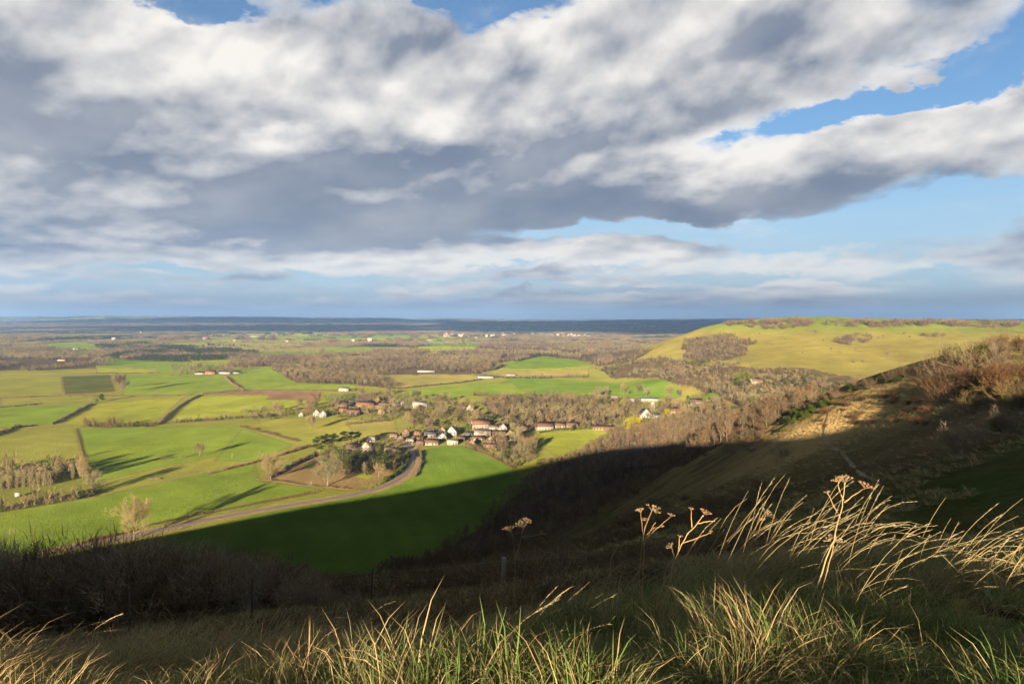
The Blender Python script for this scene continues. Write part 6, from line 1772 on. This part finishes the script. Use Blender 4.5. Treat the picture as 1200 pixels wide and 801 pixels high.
def ytop(px): return float(np.interp(px, [-80, 0, 40, 80, 120, 150, 200, 260, 300, 350, 400, 440, 480], [640, 642, 640, 637, 643, 640, 646, 652, 658, 668, 684, 700, 712]))
def build_scrub():
    r = np.random.default_rng(55)
    protos = []
    for i in range(6):
        st, tg = bare_shrub(400 + i, 3.2, 3.6, 15, 1500, 0.50, 0.020, 0.6, 0.030)
        protos.append((st.mesh('stem', M['bark']), tg.mesh('twigs', M['thicket_twig'])))
    PLANTS['thicket'] = protos
    js = [joined('thicket shrub', [(a, M['bark']), (b, M[m])]) for (a, b), m in zip([bare_shrub(410 + i, 3.2, 3.8, 14, 1300, 0.55, 0.024, 0.6, 0.030) for i in range(5)], ['thicket_twig', 'dark_twig', 'twig', 'thicket_twig', 'thicket_twig'])]
    c = proto_objs('thicket source', js)
    pts, scs = [], []; single = []
    for i in range(900):
        d = math.exp(r.uniform(math.log(27), math.log(120))); px = r.uniform(-90, 470)
        x, y = at_d(px, d); g = Hs(x, y); yg = HY + (CAMZ - g) / d * F
        h = (yg - ytop(px) - abs(r.normal()) * 7) * d / F
        if h < 0.5: continue
        h = min(h, r.uniform(2.6, 4.6))
        if 28 < d < 60 and len(single) < 40 and abs(yg - h * F / d - ytop(px)) < 14 and r.uniform() < 0.5: single.append((x, y, g, h))
        else: pts.append((x, y, g - 0.1)); scs.append(h / 3.3)
    for x, y, g, h in single:
        o = thing('bare_shrub', 'bare tangled shrub along the top of the dark thicket', 'bush', (x, y, g - 0.1), r.uniform(0, 6.28), h / 3.3, 'shrubs along the top of the dark thicket')
        a, b = protos[r.integers(0, 6)]; link('stem', a, o); link('twigs', b, o)
    n = len(pts); s = np.array(scs); print('thicket', n, len(single))
    scatter('thicket', c, 5, np.array(pts), np.stack([r.normal(size=n) * .05, r.normal(size=n) * .05, r.uniform(0, 6.28, n)], 1), np.stack([s * 1.1, s * 1.1, s], 1))
    # low bramble and dead bracken down the slope
    js = [joined('bramble', [(a, M['bark']), (b, M[m])]) for (a, b), m in zip([bare_shrub(420 + i, 1.0, 2.2, 12, 420, 0.35, 0.022, 0.1, 0.012) for i in range(4)], ['dark_twig', 'twig', 'red_twig', 'dark_twig'])]
    c = proto_objs('bramble source', js)
    n = 5200
    d = np.exp(r.uniform(np.log(25.5), np.log(300), n)); px = r.uniform(-60, 900, n); X = (px - CX) / F * d; Y = d
    kk = 420; d2 = np.exp(r.uniform(np.log(10), np.log(22), kk)); p2 = r.uniform(-80, 780, kk); X = np.r_[X, (p2 - CX) / F * d2]; Y = np.r_[Y, d2]; px = np.r_[px, p2]
    m = (fbm(X / 16, Y / 16, 61, 3) > np.where(px > 660, 0.12, -0.35)); X, Y = X[m], Y[m]; Z = H(X, Y); m = (Z - plain(X, Y)) > 4
    X, Y, Z = X[m], Y[m], Z[m]; n = len(X); s = r.uniform(0.6, 1.5, n) * (1 + Y / 250) * np.where(Y < 25, 0.42, 1.0)
    scatter('bramble', c, 4, np.stack([X, Y, Z - 0.05], 1), np.stack([r.normal(size=n) * .08, r.normal(size=n) * .08, r.uniform(0, 6.28, n)], 1), np.stack([s * 1.1, s * 1.1, s * .8], 1))

def build_spur_bushes():
    r = np.random.default_rng(66)
    def mk(key, n, h, w, stems, twigs, tl, tw, bark, tw_m, up=0.6, thick=0.03, seed=0):
        PLANTS[key] = [tree_meshes(bare_shrub(seed + i, h, w, stems, twigs, tl, tw, up, thick), bark, tw_m) for i in range(n)]
        HEIGHT[key] = h
    mk('rust_shrub', 4, 3.0, 3.4, 16, 1500, 0.5, 0.030, 'bark', 'rust', seed=500)
    mk('ochre_shrub', 3, 3.0, 3.4, 16, 1500, 0.5, 0.030, 'pale_bark', 'ochre', seed=510)
    mk('grey_shrub', 3, 3.2, 3.2, 16, 1200, 0.5, 0.024, 'bark', 'dark_twig', seed=520)
    mk('pale_thorn', 1, 4.0, 5.6, 12, 900, 0.7, 0.030, 'pale_bark', 'pale_twig', 0.35, 0.07, seed=530)
    mk('dark_shrub', 3, 3.2, 4.0, 14, 1500, 0.5, 0.026, 'bark', 'dark_twig', seed=540)
    PLANTS['gorse'] = [tree_meshes(leafy_bush(550 + i, 1.2, 1.9, 15, 110, 0.06), 'bark', 'gorse') for i in range(4)]; HEIGHT['gorse'] = 1.2
    PLANTS['ivy'] = [tree_meshes(leafy_bush(560 + i, 2.6, 2.6, 18, 120, 0.09), 'bark', 'olive') for i in range(2)]; HEIGHT['ivy'] = 2.6
    def spot(px, py, dmax=190, dflt=118):
        x, y = at(px, py, 0, 45.0)
        if y > dmax: x, y = at_d(px, dflt)
        return x, y
    def one(kind, px, py, hp, lab, group=None, sxy=1.0, name='bare_shrub', dmax=190, dflt=118):
        x, y = spot(px, py, dmax, dflt); h = hp / F * y
        put(kind, x, y, h / HEIGHT[kind], lab, 'bush', group, name, sxy=sxy)
    one('pale_thorn', 1137, 437, 40, 'pale spreading thorn bush catching the light on the spur', name='thorn_bush')
    one('ivy', 1118, 428, 26, 'dark ivy-green bush behind the pale thorn', name='ivy_bush')
    one('ivy', 1152, 424, 24, 'ivy-green bush right of the pale thorn', name='ivy_bush')
    one('grey_shrub', 1100, 444, 30, 'grey-green twiggy shrub left of the pale thorn')
    one('grey_shrub', 1111, 441, 34, 'taller grey shrub touching the left of the pale thorn')
    one('grey_shrub', 1088, 447, 20, 'lowest grey shrub at the left end of the spur thicket')
    one('rust_shrub', 1107, 472, 34, 'rounded rust-brown shrub at the front left of the spur thicket', sxy=1.2)
    one('ochre_shrub', 1133, 480, 24, 'low ochre shrub at the front of the spur thicket', sxy=1.2)
    one('rust_shrub', 1150, 460, 34, 'rust-brown shrub below the pale thorn', sxy=1.2)
    one('rust_shrub', 1171, 462, 36, 'tall rust-brown shrub in the right of the spur thicket', sxy=1.2)
    one('ochre_shrub', 1188, 480, 34, 'yellow-green shrub at the front right of the spur thicket', sxy=1.2)
    one('dark_shrub', 1127, 532, 34, 'large dark shrub in the shade below the spur thicket', sxy=1.3)
    one('dark_shrub', 1183, 508, 30, 'dark shrub in the shade at the picture edge below the thicket', sxy=1.2)
    one('dark_shrub', 917, 536, 14, 'small dark bush alone on the shaded flank')
    one('ivy', 1170, 505, 20, 'dark leafy bush in the shade below the yellow-green shrub', name='ivy_bush')
    # the rest of the thicket
    poly = np.array([(1098, 446), (1118, 428), (1140, 414), (1165, 406), (1200, 401), (1250, 398), (1250, 480), (1190, 484), (1150, 472), (1110, 470)], float)
    k = 0
    while k < 60:
        px, py = r.uniform(1095, 1250), r.uniform(398, 484)
        if not in_poly(np.array([px]), np.array([py]), poly)[0]: continue
        k += 1
        kind = ['rust_shrub', 'rust_shrub', 'grey_shrub', 'ochre_shrub', 'grey_shrub'][r.integers(0, 5)]
        x, y = spot(px, py); put(kind, x, y, r.uniform(0.65, 1.15), {'rust_shrub': 'rust-brown shrub packed in the thicket on the spur', 'ochre_shrub': 'ochre-yellow shrub packed in the thicket on the spur', 'grey_shrub': 'grey twiggy shrub packed in the thicket on the spur'}[kind],
            'bush', {'rust_shrub': 'rust-brown shrubs in the spur thicket', 'ochre_shrub': 'ochre shrubs in the spur thicket', 'grey_shrub': 'grey shrubs in the spur thicket'}[kind], 'bare_shrub', sxy=1.15)
    # gorse
    for i in range(46):
        t = r.uniform(); px = 918 + 54 * t + r.normal() * 5; py = 495 - 22 * t + r.normal() * 3.2
        x, y = spot(px, py, 260, 185); put('gorse', x, y, r.uniform(0.7, 1.3), 'bright green gorse bush in the patch beside the spur path', 'bush', 'gorse bushes beside the spur path', 'gorse_bush')
    for i in range(54):
        t = r.uniform(); px = 880 + 185 * t; crest = np.interp(px, [860, 900, 960, 1000, 1050, 1100], [502, 491, 466, 452, 441, 436])
        x, y = spot(px, crest + r.uniform(1, 7), 260, float(np.interp(px, [860, 900, 960, 1050, 1100], [225, 205, 188, 150, 128])))
        put('gorse' if r.uniform() < 0.5 else 'dark_shrub', x, y, r.uniform(0.5, 1.0) if True else 1, 'low dark bush along the skyline edge of the spur', 'bush', 'low bushes along the crest of the spur', 'low_bush')
    for i in range(40):
        px, py = r.uniform(960, 1090), r.uniform(462, 500)
        x, y = spot(px, py); put('rust_shrub', x, y, r.uniform(0.15, 0.4), 'low clump of dead bracken in the sunlit patch of the spur', 'bush', 'bracken clumps in the sunlit patch', 'bracken_clump', sxy=1.6)
# ------------------------------------------------------------------ air
def build_haze():
    me = bpy.data.meshes.new('haze')
    bm = bmesh.new(); bmesh.ops.create_cube(bm, size=1.0)
    for v in bm.verts:
        v.co = Vector((v.co.x * 90000, v.co.y * 90000, (v.co.z + 0.5) * 700 - 120))
    bm.to_mesh(me); bm.free()
    o = bpy.data.objects.new('haze', me); ROOT.objects.link(o); o['kind'] = 'stuff'
    m, nt = new_mat('air'); n = N(nt)
    out = n.node('ShaderNodeOutputMaterial'); v = n.node('ShaderNodeVolumePrincipled')
    v.inputs['Color'].default_value = (0.31, 0.545, 0.98, 1)
    v.inputs['Density'].default_value = HAZE
    v.inputs['Anisotropy'].default_value = 0.0
    nt.links.new(v.outputs[0], out.inputs['Volume'])
    me.materials.append(m)
HAZE = 5.5e-5

def build_shade_clouds():
    """unseen clouds added high overhead and behind, to shade the far vale"""
    m, nt = new_mat('cloud_white'); n = N(nt)
    out = n.node('ShaderNodeOutputMaterial'); b = n.node('ShaderNodeBsdfDiffuse'); b.inputs['Color'].default_value = (0.85, 0.86, 0.88, 1)
    nt.links.new(b.outputs[0], out.inputs[0])
    ALT = 3600.0; back = ALT / math.tan(SUN_EL)
    ox, oy = -back * math.sin(SUN_AZ), -back * math.cos(SUN_AZ)
    # centre and half size of the shaded country: column, distance, half width, half depth
    for i, (gx, gy, hw, hd) in enumerate(((2700, 9300, 4300, 4600), (-5200, 15500, 4600, 2600), (6500, 15500, 6000, 4200), (-3300, 8300, 2500, 420), (-1500, 12500, 3500, 1500), (-2600, 5700, 1900, 240), (-4300, 6900, 2500, 330), (-1300, 7500, 1500, 300), (-5600, 11200, 4500, 700))):
        U_, V_ = 60, 24
        th = np.linspace(0, 2 * math.pi, U_, endpoint=False); ph = np.linspace(-math.pi / 2, math.pi / 2, V_)
        T, Pp = np.meshgrid(th, ph)
        rr = 1 + 0.35 * fbm(np.cos(T) * 1.6 + 7 * i, np.sin(T) * 1.6 + 3 * i, 301 + i, 4) * np.cos(Pp)
        X = np.cos(T) * np.cos(Pp) * rr * hw; Y = np.sin(T) * np.cos(Pp) * rr * hd
        Z = np.sin(Pp) * 200 * (1 + 0.8 * fbm(X / 900, Y / 900, 311 + i, 4)) + 60 * fbm(X / 300, Y / 300, 321, 3)
        Z = np.where(Z < -60, -60 + 0.2 * (Z + 60), Z)
        Vv = np.stack([X + gx + ox, Y + gy + oy, Z + ALT + 30 * i], -1).reshape(-1, 3)
        a = (np.arange(V_ - 1)[:, None] * U_); j = np.arange(U_)[None]; j2 = (j + 1) % U_
        Tt = np.vstack([np.stack([a + j, a + j2, a + U_ + j2], -1).reshape(-1, 3), np.stack([a + j, a + U_ + j2, a + U_ + j], -1).reshape(-1, 3)])
        o = link('cloud', tri_mesh('cloud', Vv, Tt, m, True)); o['kind'] = 'structure'
import time as _t
_t0 = _t.time()
def _tick(s): print('TICK %-18s %.1f' % (s, _t.time() - _t0))
build_ground(); _tick('ground')
build_lane(); _tick('lane')
define_plants(); _tick('plants')
build_buildings(); _tick('buildings')
build_small_things(); _tick('small')
build_hedges(); _tick('hedges')
build_single_trees(); _tick('trees')
build_woods(); _tick('woods')
build_hill_bushes(); _tick('hill')
build_spur_bushes(); _tick('spur')
build_scrub(); _tick('scrub')
build_fence(); build_umbellifers(); build_stems(); _tick('stems')
build_grass(); _tick('grass')
build_shade_clouds()
build_haze()
# what the masses and the setting are
_named = {'ground': ('rolling green fields, downland slopes and wooded vale floor', 'ground'), 'lane': ('pale brown country lane curving past the paddock to the village', 'lane'),
          'path': ('thin worn chalk path crossing the shaded flank of the spur', 'path'), 'thicket': ('dark leafless thicket on the slope below the grassy lip', 'thicket'),
          'bramble': ('low brown brambles and dead bracken covering the shaded slope', 'bramble'), 'tall_grass': ('tall dry golden grass stems bowed by the wind', 'grass'),
          'village_greenery': ('mixed brown and green trees filling in between the village houses', 'trees'), 'haze': ('thin blue haze over the distant vale', 'haze')}
_wood = ['brown bare wood at the left edge of the vale', 'dark fir and bare tree belt left of the long wood', 'rounded brown copse beside the pale field', 'long brown wood across the middle of the vale',
         'brown wood of the far vale behind the small bright field', 'tall grey-brown wood just behind the village', 'brown wood at the foot of the far grassy hill', 'compact dark spinney on the side of the far hill',
         'scattered woods and hedgerow trees beyond the long wood', 'far wooded country in front of the dark horizon band', 'farthest dark woods along the horizon', 'sunlit and shaded brown wood on the steep scarp foot']
_grass = ['matted green grass at the top of the slope nearby', 'shaggy sunlit straw tussocks on the grassy lip', 'rough grass on the combe and the slope below']
_iw = _ig = 0
for o in sorted(ROOT.objects, key=lambda q: q.name):
    if o.parent is not None or not o.get('kind'): continue
    b_ = o.name.split('.')[0]
    if b_ == 'woodland': o['label'] = _wood[min(_iw, len(_wood) - 1)]; o['category'] = 'woodland'; _iw += 1
    elif b_ == 'grass': o['label'] = _grass[min(_ig, 2)]; o['category'] = 'grass'; _ig += 1
    elif b_ in _named: o['label'], o['category'] = _named[b_]
    elif b_ == 'cloud': o['label'] = 'unseen white cloud added high overhead to shade the far vale'; o['category'] = 'cloud'; o['group'] = 'added shade clouds overhead'
